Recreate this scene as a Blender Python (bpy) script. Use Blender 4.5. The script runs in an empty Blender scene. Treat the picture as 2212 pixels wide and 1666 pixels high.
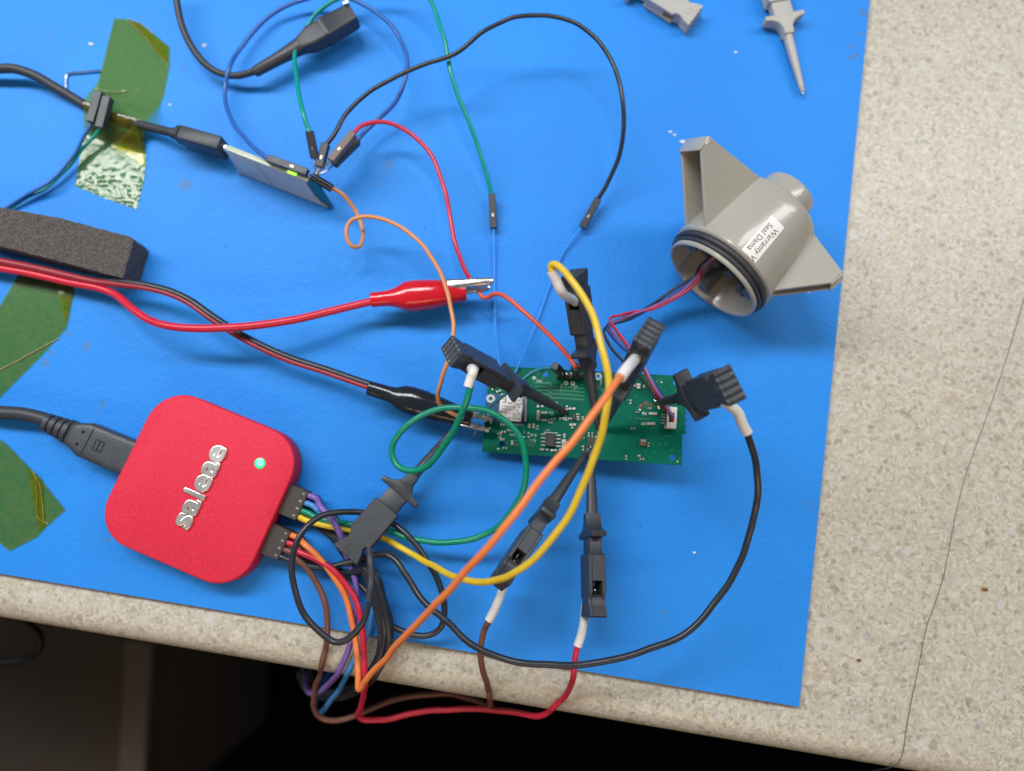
import bpy, bmesh, math, random
from mathutils import Vector, Matrix, noise
from mathutils.geometry import tessellate_polygon, delaunay_2d_cdt

R = math.radians
V = Vector
random.seed(7)
sc = bpy.context.scene
col = sc.collection

# ------------------------------------------------------------------ camera
TILT = R(9.0)          # the phone is held almost level over the bench
CAMH = 256.0           # mm above the blue mat
FPX = 1596.0           # focal length in the units of the 2212 px wide measuring grid
cam_d = bpy.data.cameras.new('camera')
cam = bpy.data.objects.new('camera', cam_d)
col.objects.link(cam)
cam.location = (0, 0, CAMH / 1000)
cam.rotation_euler = (TILT, 0, 0)
cam_d.sensor_fit = 'HORIZONTAL'
cam_d.sensor_width = 36
cam_d.lens = 36 * FPX / 2212
cam_d.clip_start = 0.01
cam_d.clip_end = 20
cam_d.dof.use_dof = True
cam_d.dof.focus_distance = 0.229
cam_d.dof.aperture_fstop = cam_d.lens / 4.4
sc.camera = cam

# ------------------------------------------------------------------ light
w = bpy.data.worlds.new('World')
sc.world = w
w.use_nodes = True
w.node_tree.nodes['Background'].inputs[0].default_value = (0.80, 0.88, 1.0, 1)
w.node_tree.nodes['Background'].inputs[1].default_value = 0.14


def area(name, loc, target, sx, sy, watt, colr):
    d = bpy.data.lights.new(name, 'AREA')
    d.shape = 'RECTANGLE'
    d.size, d.size_y, d.energy, d.color = sx, sy, watt, colr
    o = bpy.data.objects.new(name, d)
    col.objects.link(o)
    o.location = loc
    o.rotation_euler = (V(target) - V(loc)).to_track_quat('-Z', 'Y').to_euler()
    return o


area('unseen_tube', (-0.52, 0.45, 0.80), (-0.52, 0.05, 0), 1.1, 0.15, 11.8, (0.97, 0.985, 1.0))  # tube out of view, low mounting made up so brightness falls off frontwards
area('unseen_tube', (0.80, 0.45, 0.80), (0.80, 0.05, 0), 1.1, 0.15, 5.6, (0.97, 0.985, 1.0))  # added fill tube on the right, out of view
area('warm_lamp', (-0.05, -0.80, 0.70), (-0.05, -0.1, 0), 1.0, 0.2, 3.4, (1.0, 0.66, 0.36))

sc.view_settings.view_transform = 'Standard'
sc.view_settings.look = 'None'
sc.view_settings.gamma = 1
sc.view_settings.exposure = 0.0
sc.view_settings.use_curve_mapping = False
sc.cycles.use_denoising = True
sc.cycles.max_bounces = 8
sc.cycles.transparent_max_bounces = 16
sc.cycles.sample_clamp_indirect = 6


# ------------------------------------------------------------------ measuring
ST, CT = math.sin(TILT), math.cos(TILT)


def P(x, y, h=0.0):
    """point (mm) at height h above the mat seen at grid position x, y"""
    u, v = (x - 1106) / FPX, (y - 833) / FPX
    t = (CAMH - h) / (CT + v * ST)
    return V((u * t, (ST - v * CT) * t, h))


def crop(x0, y0, s):
    k = 1 / 1.844485
    return lambda zx, zy: ((x0 + zx * s) * k, (y0 + zy * s) * k)


ID = lambda x, y: (x, y)


def PT(c, pts):
    """points (x, y, h) of crop c to mm"""
    return [P(*c(a[0], a[1]), a[2]) for a in pts]


MC = P(1727, 1528)                                   # near right corner of the mat
E2 = (P(1880, 0) - MC).normalized()                  # along its right edge, away from us
E1 = (P(0, 1240) - MC).normalized()                  # along its front edge, to the left
FRONT = P(0, 1334, -9) - MC                          # how far the bench runs on in front
NF = V((-E1.y, E1.x, 0))
if NF.y > 0:
    NF = -NF
DF = FRONT.dot(NF)


# ------------------------------------------------------------------ geometry
def frame(o, xd, up=(0, 0, 1)):
    x = V(xd).normalized()
    z = V(up) - x * V(up).dot(x)
    if z.length < 1e-6:
        z = V((0, 1, 0)) - x * x.y
    z.normalize()
    y = z.cross(x)
    return Matrix(((x.x, y.x, z.x, o[0]), (x.y, y.y, z.y, o[1]), (x.z, y.z, z.z, o[2]), (0, 0, 0, 1)))


def spline(pts, n=8):
    pts = [V(p) for p in pts]
    if len(pts) == 2:
        return [pts[0].lerp(pts[1], i / n) for i in range(n + 1)]
    q = [pts[0] * 2 - pts[1]] + pts + [pts[-1] * 2 - pts[-2]]
    out = []
    for i in range(1, len(q) - 2):
        p0, p1, p2, p3 = q[i - 1], q[i], q[i + 1], q[i + 2]
        t0 = 0
        t1 = t0 + max((p1 - p0).length, 1e-4) ** .5
        t2 = t1 + max((p2 - p1).length, 1e-4) ** .5
        t3 = t2 + max((p3 - p2).length, 1e-4) ** .5
        for k in range(n):
            t = t1 + (t2 - t1) * k / n
            a1 = p0 * ((t1 - t) / (t1 - t0)) + p1 * ((t - t0) / (t1 - t0))
            a2 = p1 * ((t2 - t) / (t2 - t1)) + p2 * ((t - t1) / (t2 - t1))
            a3 = p2 * ((t3 - t) / (t3 - t2)) + p3 * ((t - t2) / (t3 - t2))
            b1 = a1 * ((t2 - t) / (t2 - t0)) + a2 * ((t - t0) / (t2 - t0))
            b2 = a2 * ((t3 - t) / (t3 - t1)) + a3 * ((t - t1) / (t3 - t1))
            out.append(b1 * ((t2 - t) / (t2 - t1)) + b2 * ((t - t1) / (t2 - t1)))
    out.append(pts[-1])
    return out


def ground(p):
    d = (p - MC).dot(NF)
    if d < 0 and (p - MC).dot(V((E2.y, -E2.x, 0))) < 0:
        return 0.0
    i = DF - d
    if i <= 0:
        return -999.0
    if i < 9:
        return -2.2 - 9 + math.sqrt(max(0, 81 - (9 - i) ** 2))
    return -2.2


def clear(pl, r):
    """slide points along their sight line until they clear the surface under them"""
    c = V((0, 0, CAMH))
    out = []
    for p in pl:
        for _ in range(6):
            z = ground(p) + r * .98
            if p.z >= z or z < -100:
                break
            p = c + (p - c) * ((CAMH - z - .05) / (CAMH - p.z))
        out.append(p)
    return out


class G:
    """collects geometry in mm, then becomes one mesh object"""

    def __init__(self):
        self.v, self.f = [], []

    def add(self, vs, fs, M=None):
        o = len(self.v)
        self.v += [(M @ V(p)) if M else V(p) for p in vs]
        self.f += [[i + o for i in f] for f in fs]
        return self

    def bm(self, bm, M=None):
        bm.verts.ensure_lookup_table()
        for i, v in enumerate(bm.verts):
            v.index = i
        vs = [v.co.copy() for v in bm.verts]
        fs = [[v.index for v in f.verts] for f in bm.faces]
        bm.free()
        return self.add(vs, fs, M)

    def box(self, s, M=None, bev=0.0, seg=2):
        b = bmesh.new()
        bmesh.ops.create_cube(b, size=1)
        for v in b.verts:
            v.co = V((v.co.x * s[0], v.co.y * s[1], v.co.z * s[2]))
        if bev:
            bmesh.ops.bevel(b, geom=list(b.edges), offset=bev, segments=seg, affect='EDGES', profile=.5)
        return self.bm(b, M)

    def prism(self, poly, z0, z1, M=None, bev=0.0, seg=2):
        b = bmesh.new()
        vs = [b.verts.new((p[0], p[1], z0)) for p in poly]
        f = b.faces.new(vs)
        r = bmesh.ops.extrude_face_region(b, geom=[f])
        for e in r['geom']:
            if isinstance(e, bmesh.types.BMVert):
                e.co.z = z1
        bmesh.ops.recalc_face_normals(b, faces=list(b.faces))
        if bev:
            es = [e for e in b.edges if abs(e.verts[0].co.z - e.verts[1].co.z) < 1e-6]
            bmesh.ops.bevel(b, geom=es, offset=bev, segments=seg, affect='EDGES', profile=.5)
        bmesh.ops.triangulate(b, faces=[f for f in b.faces if len(f.verts) > 4])
        return self.bm(b, M)

    def lathe(self, prof, n=32, M=None):
        """profile (a, r) turned about local X"""
        vs, fs = [], []
        for a, r in prof:
            for k in range(n):
                t = 2 * math.pi * k / n
                vs.append((a, max(r, 1e-3) * math.cos(t), max(r, 1e-3) * math.sin(t)))
        for i in range(len(prof) - 1):
            for k in range(n):
                k2 = (k + 1) % n
                fs.append([i * n + k, i * n + k2, (i + 1) * n + k2, (i + 1) * n + k])
        return self.add(vs, fs, M)

    def loft(self, secs, M=None, seg=24):
        """sections (x, half width y, half height z, exponent[, zoff]) along local X"""
        vs, fs = [], []
        for s in secs:
            zo = s[4] if len(s) > 4 else 0
            for k in range(seg):
                t = 2 * math.pi * (k + .5) / seg
                c, d = math.cos(t), math.sin(t)
                e = 2 / s[3]
                vs.append((s[0], s[1] * math.copysign(abs(c) ** e, c), zo + s[2] * math.copysign(abs(d) ** e, d)))
        for i in range(len(secs) - 1):
            for k in range(seg):
                k2 = (k + 1) % seg
                fs.append([i * seg + k, i * seg + k2, (i + 1) * seg + k2, (i + 1) * seg + k])
        fs.append(list(range(seg))[::-1])
        fs.append([(len(secs) - 1) * seg + k for k in range(seg)])
        return self.add(vs, fs, M)

    def tube(self, pts, r, seg=10, n=8, smooth=True):
        pl = spline(pts, n) if smooth else [V(p) for p in pts]
        pl = clear(pl, max(r) if isinstance(r, (list, tuple)) else r)
        m = len(pl)
        rr = r if isinstance(r, (list, tuple)) else [r, r]
        vs, fs = [], []
        tan = []
        for i in range(m):
            tan.append((pl[min(i + 1, m - 1)] - pl[max(i - 1, 0)]).normalized())
        nrm = V((0, 0, 1))
        if abs(tan[0].z) > .9:
            nrm = V((1, 0, 0))
        for i in range(m):
            nrm = nrm - tan[i] * nrm.dot(tan[i])
            nrm.normalize()
            bi = tan[i].cross(nrm)
            q = i / (m - 1) * (len(rr) - 1)
            j = min(int(q), len(rr) - 2)
            ra = rr[j] + (rr[j + 1] - rr[j]) * (q - j)
            for k in range(seg):
                t = 2 * math.pi * k / seg
                vs.append(pl[i] + nrm * (ra * math.cos(t)) + bi * (ra * math.sin(t)))
        for i in range(m - 1):
            for k in range(seg):
                k2 = (k + 1) % seg
                fs.append([i * seg + k, i * seg + k2, (i + 1) * seg + k2, (i + 1) * seg + k])
        fs.append(list(range(seg))[::-1])
        fs.append([(m - 1) * seg + k for k in range(seg)])
        return self.add(vs, fs)

    def ball(self, c, r, s=(1, 1, 1), sub=2):
        b = bmesh.new()
        bmesh.ops.create_icosphere(b, subdivisions=sub, radius=r)
        for v in b.verts:
            v.co = V((v.co.x * s[0] + c[0], v.co.y * s[1] + c[1], v.co.z * s[2] + c[2]))
        return self.bm(b)

    def text(self, s, size, M, ext=.05, bevel=0, align='CENTER', offset=0, res=3):
        c = bpy.data.curves.new('t', 'FONT')
        c.body = s
        c.size = size
        c.extrude = ext
        c.bevel_depth = bevel
        c.bevel_resolution = 2
        c.offset = offset
        c.resolution_u = res
        c.align_x = align
        c.align_y = 'CENTER'
        o = bpy.data.objects.new('t', c)
        col.objects.link(o)
        bpy.context.view_layer.update()
        m = o.to_mesh()
        vs = [v.co.copy() for v in m.vertices]
        fs = [list(p.vertices) for p in m.polygons]
        o.to_mesh_clear()
        bpy.data.objects.remove(o)
        bpy.data.curves.remove(c)
        if callable(M):
            return self.add([M(p) for p in vs], fs)
        return self.add(vs, fs, M)

    def build(self, name, mat, parent=None, label=None, cat=None, group=None, kind=None, smooth=40, up=False):
        m = bpy.data.meshes.new(name)
        if parent is None:
            xs = [p.x for p in self.v]; ys = [p.y for p in self.v]; zs = [p.z for p in self.v]
            off = V(((min(xs) + max(xs)) / 2, (min(ys) + max(ys)) / 2, min(zs)))
        else:
            off = V((0, 0, 0))
            q = parent
            while q:
                off += q.location * 1000
                q = q.parent
        m.from_pydata([((p - off) * .001)[:] for p in self.v], [], self.f)
        m.validate()
        b = bmesh.new()
        b.from_mesh(m)
        bmesh.ops.recalc_face_normals(b, faces=list(b.faces))
        if up:
            for f in b.faces:
                f.normal_update()
                if f.normal.z < 0:
                    f.normal_flip()
        b.to_mesh(m)
        b.free()
        if smooth:
            for p in m.polygons:
                p.use_smooth = True
            m.set_sharp_from_angle(angle=R(smooth))
        m.materials.append(mat)
        o = bpy.data.objects.new(name, m)
        col.objects.link(o)
        if parent is None:
            o.location = off * .001
        else:
            o.parent = parent
        tag(o, label, cat, group, kind)
        return o


def tag(o, label=None, cat=None, group=None, kind=None):
    for k, v in (('label', label), ('category', cat), ('group', group), ('kind', kind)):
        if v:
            o[k] = v
    return o


def thing(name, loc, label, cat, group=None):
    o = bpy.data.objects.new(name, None)
    o.empty_display_size = .005
    col.objects.link(o)
    o.location = V(loc) * .001
    return tag(o, label, cat, group)


# ------------------------------------------------------------------ materials
def nodes(name):
    m = bpy.data.materials.new(name)
    m.use_nodes = True
    nt = m.node_tree
    return m, nt, nt.nodes['Principled BSDF']


def N(nt, t, **kw):
    n = nt.nodes.new(t)
    for k, v in kw.items():
        if k.startswith('i_'):
            n.inputs[k[2:].replace('_', ' ')].default_value = v
        else:
            setattr(n, k, v)
    return n


def L(nt, a, b):
    nt.links.new(a, b)


def coord(nt):
    return N(nt, 'ShaderNodeTexCoord').outputs['Object']


def mat(name, c, rough=.45, metal=0.0, var=.06, vs=300, bump=.0, bs=900, spec=.5, coat=0, sss=0):
    """plain material with a little colour and gloss variation and fine relief"""
    m, nt, b = nodes(name)
    co = coord(nt)
    nz = N(nt, 'ShaderNodeTexNoise')
    nz.inputs['Scale'].default_value = vs
    nz.inputs['Detail'].default_value = 5
    L(nt, co, nz.inputs['Vector'])
    mx = N(nt, 'ShaderNodeMix', data_type='RGBA')
    k1, k2 = 1 - var * 2, 1 + var * 2
    mx.inputs['A'].default_value = (c[0] * k1, c[1] * k1, c[2] * k1, 1)
    mx.inputs['B'].default_value = (min(c[0] * k2, 1), min(c[1] * k2, 1), min(c[2] * k2, 1), 1)
    L(nt, nz.outputs['Fac'], mx.inputs['Factor'])
    L(nt, mx.outputs['Result'], b.inputs['Base Color'])
    mr = N(nt, 'ShaderNodeMapRange')
    mr.inputs['To Min'].default_value = max(rough - .1, .03)
    mr.inputs['To Max'].default_value = min(rough + .1, 1)
    L(nt, nz.outputs['Fac'], mr.inputs['Value'])
    L(nt, mr.outputs['Result'], b.inputs['Roughness'])
    b.inputs['Metallic'].default_value = metal
    b.inputs['Specular IOR Level'].default_value = spec
    b.inputs['Coat Weight'].default_value = coat
    if sss:
        b.inputs['Subsurface Weight'].default_value = sss
        b.inputs['Subsurface Radius'].default_value = (.001, .001, .001)
        b.inputs['Subsurface Scale'].default_value = 1
    if bump:
        n2 = N(nt, 'ShaderNodeTexNoise')
        n2.inputs['Scale'].default_value = bs
        n2.inputs['Detail'].default_value = 4
        L(nt, co, n2.inputs['Vector'])
        bp = N(nt, 'ShaderNodeBump')
        bp.inputs['Strength'].default_value = bump
        bp.inputs['Distance'].default_value = .0003
        L(nt, n2.outputs['Fac'], bp.inputs['Height'])
        L(nt, bp.outputs['Normal'], b.inputs['Normal'])
    return m


def spots_mask(nt, co, spots, wob=.0012, wscale=420):
    """union of small irregular marks (x, y, radius mm, strength) on a flat surface"""
    nz = N(nt, 'ShaderNodeTexNoise')
    nz.inputs['Scale'].default_value = wscale
    nz.inputs['Detail'].default_value = 4
    L(nt, co, nz.inputs['Vector'])
    sub = N(nt, 'ShaderNodeVectorMath', operation='SUBTRACT')
    sub.inputs[1].default_value = (.5, .5, .5)
    L(nt, nz.outputs['Color'], sub.inputs[0])
    scl = N(nt, 'ShaderNodeVectorMath', operation='SCALE')
    scl.inputs['Scale'].default_value = wob * 4
    L(nt, sub.outputs[0], scl.inputs[0])
    add = N(nt, 'ShaderNodeVectorMath', operation='ADD')
    L(nt, co, add.inputs[0])
    L(nt, scl.outputs[0], add.inputs[1])
    flat = N(nt, 'ShaderNodeVectorMath', operation='MULTIPLY')
    flat.inputs[1].default_value = (1, 1, 0)
    L(nt, add.outputs[0], flat.inputs[0])
    prev = None
    for x, y, r, s in spots:
        d = N(nt, 'ShaderNodeVectorMath', operation='DISTANCE')
        d.inputs[1].default_value = (x * .001, y * .001, 0)
        L(nt, flat.outputs[0], d.inputs[0])
        mr = N(nt, 'ShaderNodeMapRange', interpolation_type='SMOOTHSTEP')
        mr.inputs['From Min'].default_value = r * .0004
        mr.inputs['From Max'].default_value = r * .0012
        mr.inputs['To Min'].default_value = s
        mr.inputs['To Max'].default_value = 0
        L(nt, d.outputs['Value'], mr.inputs['Value'])
        if prev is None:
            prev = mr.outputs['Result']
        else:
            mm = N(nt, 'ShaderNodeMath', operation='MAXIMUM')
            L(nt, prev, mm.inputs[0])
            L(nt, mr.outputs['Result'], mm.inputs[1])
            prev = mm.outputs[0]
    return prev


M = {}
M['black'] = mat('black_plastic', (.036, .041, .050), .42, bump=.25, bs=2500)  # black plastic, wire and rubber lifted bluish to hold lens haze
M['black_gloss'] = mat('black_glossy_vinyl', (.014, .017, .024), .12, var=.1, bump=.12, bs=1500)
M['black_wire'] = mat('black_wire', (.024, .028, .036), .3)
M['black_rubber'] = mat('black_rubber', (.032, .036, .045), .5, bump=.1)
M['brown_black'] = mat('brown_black_plastic', (.045, .035, .032), .5, bump=.3, bs=3000)
M['brown_housing'] = mat('brown_housing', (.16, .115, .10), .5)
M['red_wire'] = mat('red_wire', (.56, .02, .05), .33)
M['red_lead'] = mat('red_lead', (.60, .018, .045), .30)
M['dull_red'] = mat('dull_red', (.30, .022, .035), .4)
M['red_boot'] = mat('red_boot', (.60, .012, .024), .12, bump=.1, bs=700)
M['red_orange_wire'] = mat('red_orange_wire', (.66, .10, .05), .38)
M['orange_wire'] = mat('orange_wire', (.80, .22, .055), .36)
M['tan_wire'] = mat('tan_wire', (.62, .27, .10), .42)
M['brown_wire'] = mat('brown_wire', (.17, .068, .045), .38)
M['yellow_wire'] = mat('yellow_wire', (.72, .50, .025), .36)
M['green_wire'] = mat('green_wire', (.0, .235, .135), .3)
M['jumper_green'] = mat('jumper_green', (.0, .30, .23), .32)
M['teal_wire'] = mat('teal_wire', (.005, .16, .20), .32)
M['blue_wire'] = mat('blue_wire', (.05, .24, .58), .34)
M['jumper_blue'] = mat('jumper_blue', (.025, .12, .42), .34)
M['thin_blue'] = mat('thin_blue_wire', (.03, .29, .86), .4)
M['purple_wire'] = mat('purple_wire', (.19, .11, .40), .36)
M['navy_wire'] = mat('navy_wire', (.03, .05, .27), .36)
M['plum_wire'] = mat('plum_wire', (.26, .13, .33), .38)
M['white'] = mat('white_sleeve', (.74, .73, .70), .42, var=.03)
M['print'] = mat('dark_print', (.10, .105, .12), .6)
M['silver'] = mat('nickel', (.78, .77, .74), .22, 1.0)
M['tinned'] = mat('tinned_metal', (.70, .69, .66), .34, 1.0)
M['dull_wire'] = mat('dull_wire', (.20, .20, .19), .45, .6)
M['jaw'] = mat('plated_jaw', (.74, .68, .60), .26, 1.0)
M['copper'] = mat('copper', (.62, .36, .22), .35, 1.0)
M['grey_clip'] = mat('grey_clip', (.43, .42, .39), .45, bump=.15, bs=2500)
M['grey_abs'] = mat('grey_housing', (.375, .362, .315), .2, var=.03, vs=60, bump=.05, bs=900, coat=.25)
M['grey_dark'] = mat('grey_inside', (.10, .105, .11), .4)  # on bosses and ribs, the unlit interior put into a darker housing grey
M['pcb'] = mat('pcb_green', (.0, .125, .078), .42, var=.10, vs=220, bump=.15, bs=1200, spec=.1)
M['trace'] = mat('pcb_trace', (.03, .255, .13), .4, var=.05)
M['gap'] = mat('pcb_gap', (.0, .066, .042), .4, var=.05)
M['silk'] = mat('silkscreen', (.60, .70, .64), .6)
M['chip'] = mat('chip_epoxy', (.035, .037, .042), .5, bump=.2, bs=4000)
M['ceramic'] = mat('ceramic_tan', (.46, .38, .28), .5)
M['resistor'] = mat('resistor', (.10, .085, .08), .5)
M['module_blue'] = mat('module_board', (.012, .05, .17), .4)
M['can'] = mat('shield_can', (.84, .84, .82), .5, .0)
M['jst'] = mat('white_connector', (.74, .72, .66), .45)
M['flux'] = mat('burnt_flux', (.12, .10, .055), .35, var=.3, vs=900)
M['sticker'] = mat('white_sticker', (.80, .79, .75), .5, var=.02)
M['letter'] = mat('logo_metal', (.86, .83, .78), .27, .85, var=.05, vs=120)
M['dongle_face'] = mat('dongle_cover', (.42, .51, .52), .22, var=.04)
M['dongle_rim'] = mat('dongle_rim', (.50, .56, .42), .35)
M['dongle_pcb'] = mat('dongle_board', (.01, .15, .22), .35)
M['fleck'] = mat('pale_fleck', (.75, .78, .8), .25)
M['resin'] = mat('brown_resin', (.22, .10, .03), .25, var=.2, vs=900)
M['backing'] = mat('mat_backing', (.08, .055, .05), .7)
M['floor'] = mat('shaded_floor', (.0022, .002, .0028), .8, spec=.02)  # near-black holds the shadow of the person at the bench
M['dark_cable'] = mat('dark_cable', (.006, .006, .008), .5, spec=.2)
M['panel'] = mat('shaded_panel', (.055, .045, .038), .7, spec=.1, var=.12, vs=14)  # shade cast by the person at the bench is put into this colour
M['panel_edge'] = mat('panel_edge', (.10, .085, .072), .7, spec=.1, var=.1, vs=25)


def emit(name, c, s, base):
    m, nt, b = nodes(name)
    b.inputs['Base Color'].default_value = (*base, 1)
    b.inputs['Emission Color'].default_value = (*c, 1)
    b.inputs['Emission Strength'].default_value = s
    b.inputs['Roughness'].default_value = .2
    return m


M['led'] = emit('green_led', (.24, 1.0, .62), 1.35, (.02, .12, .07))
M['led_rim'] = emit('green_led_rim', (.02, 1.0, .30), .75, (.02, .2, .08))
M['led_small'] = emit('small_green_led', (.22, 1.0, .02), 5.0, (.3, .8, .1))


def foam_mat():
    m, nt, b = nodes('charcoal_foam')
    co = coord(nt)
    v = N(nt, 'ShaderNodeTexVoronoi')
    v.inputs['Scale'].default_value = 2000
    L(nt, co, v.inputs['Vector'])
    nz = N(nt, 'ShaderNodeTexNoise')
    nz.inputs['Scale'].default_value = 1700
    nz.inputs['Detail'].default_value = 6
    L(nt, co, nz.inputs['Vector'])
    cr = N(nt, 'ShaderNodeValToRGB')
    cr.color_ramp.elements[0].position = .35
    cr.color_ramp.elements[0].color = (.050, .044, .042, 1)
    cr.color_ramp.elements[1].position = .75
    cr.color_ramp.elements[1].color = (.165, .148, .140, 1)
    L(nt, nz.outputs['Fac'], cr.inputs['Fac'])
    L(nt, cr.outputs['Color'], b.inputs['Base Color'])
    b.inputs['Roughness'].default_value = .85
    ad = N(nt, 'ShaderNodeMath', operation='ADD')
    L(nt, v.outputs['Distance'], ad.inputs[0])
    L(nt, nz.outputs['Fac'], ad.inputs[1])
    bp = N(nt, 'ShaderNodeBump')
    bp.inputs['Strength'].default_value = .6
    bp.inputs['Distance'].default_value = .0008
    L(nt, ad.outputs[0], bp.inputs['Height'])
    L(nt, bp.outputs['Normal'], b.inputs['Normal'])
    return m


M['foam'] = foam_mat()


def anodised():
    m, nt, b = nodes('red_anodised_metal')
    co = coord(nt)
    n1 = N(nt, 'ShaderNodeTexNoise')
    n1.inputs['Scale'].default_value = 1500
    n1.inputs['Detail'].default_value = 6
    n1.inputs['Roughness'].default_value = .7
    L(nt, co, n1.inputs['Vector'])
    cr = N(nt, 'ShaderNodeValToRGB')
    cr.color_ramp.elements[0].position = .3
    cr.color_ramp.elements[0].color = (.55, .014, .040, 1)
    cr.color_ramp.elements[1].position = .72
    cr.color_ramp.elements[1].color = (.76, .034, .078, 1)
    L(nt, n1.outputs['Fac'], cr.inputs['Fac'])
    L(nt, cr.outputs['Color'], b.inputs['Base Color'])
    b.inputs['Metallic'].default_value = .12
    b.inputs['Roughness'].default_value = .62
    b.inputs['Specular IOR Level'].default_value = .3
    bp = N(nt, 'ShaderNodeBump')
    bp.inputs['Strength'].default_value = .35
    bp.inputs['Distance'].default_value = .0002
    L(nt, n1.outputs['Fac'], bp.inputs['Height'])
    L(nt, bp.outputs['Normal'], b.inputs['Normal'])
    return m


M['anodised'] = anodised()


def tape_mat():
    m = bpy.data.materials.new('amber_tape_film')
    m.use_nodes = True
    nt = m.node_tree
    nt.nodes.clear()
    out = N(nt, 'ShaderNodeOutputMaterial')
    co = coord(nt)
    nz = N(nt, 'ShaderNodeTexNoise')
    nz.inputs['Scale'].default_value = 550
    nz.inputs['Detail'].default_value = 4
    L(nt, co, nz.inputs['Vector'])
    bp = N(nt, 'ShaderNodeBump')
    bp.inputs['Strength'].default_value = .3
    bp.inputs['Distance'].default_value = .00016
    L(nt, nz.outputs['Fac'], bp.inputs['Height'])
    tr = N(nt, 'ShaderNodeBsdfTransparent')
    tr.inputs['Color'].default_value = (.97, .86, .29, 1)
    df = N(nt, 'ShaderNodeBsdfDiffuse')
    df.inputs['Color'].default_value = (.58, .47, .06, 1)
    m1 = N(nt, 'ShaderNodeMixShader')
    m1.inputs[0].default_value = .10
    n3 = N(nt, 'ShaderNodeTexNoise')
    n3.inputs['Scale'].default_value = 380
    n3.inputs['Detail'].default_value = 6
    L(nt, co, n3.inputs['Vector'])
    mf = N(nt, 'ShaderNodeMapRange')
    mf.inputs['From Min'].default_value = .35
    mf.inputs['From Max'].default_value = .7
    mf.inputs['To Min'].default_value = .045
    mf.inputs['To Max'].default_value = .10
    L(nt, n3.outputs['Fac'], mf.inputs['Value'])
    L(nt, mf.outputs['Result'], m1.inputs[0])
    L(nt, tr.outputs[0], m1.inputs[1])
    L(nt, df.outputs[0], m1.inputs[2])
    gl = N(nt, 'ShaderNodeBsdfGlossy')
    gl.inputs['Roughness'].default_value = .10
    L(nt, bp.outputs['Normal'], gl.inputs['Normal'])
    fr = N(nt, 'ShaderNodeFresnel')
    fr.inputs['IOR'].default_value = 1.45
    L(nt, bp.outputs['Normal'], fr.inputs['Normal'])
    m2 = N(nt, 'ShaderNodeMixShader')
    L(nt, fr.outputs[0], m2.inputs[0])
    L(nt, m1.outputs[0], m2.inputs[1])
    L(nt, gl.outputs[0], m2.inputs[2])
    L(nt, m2.outputs[0], out.inputs['Surface'])
    return m


M['tape'] = tape_mat()
M['crease'] = mat('tape_crease', (.50, .52, .30), .22, .35, var=.25, vs=1200, bump=.6, bs=1500)  # pale metallic tone puts the fold's bright glint into the colour

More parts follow.
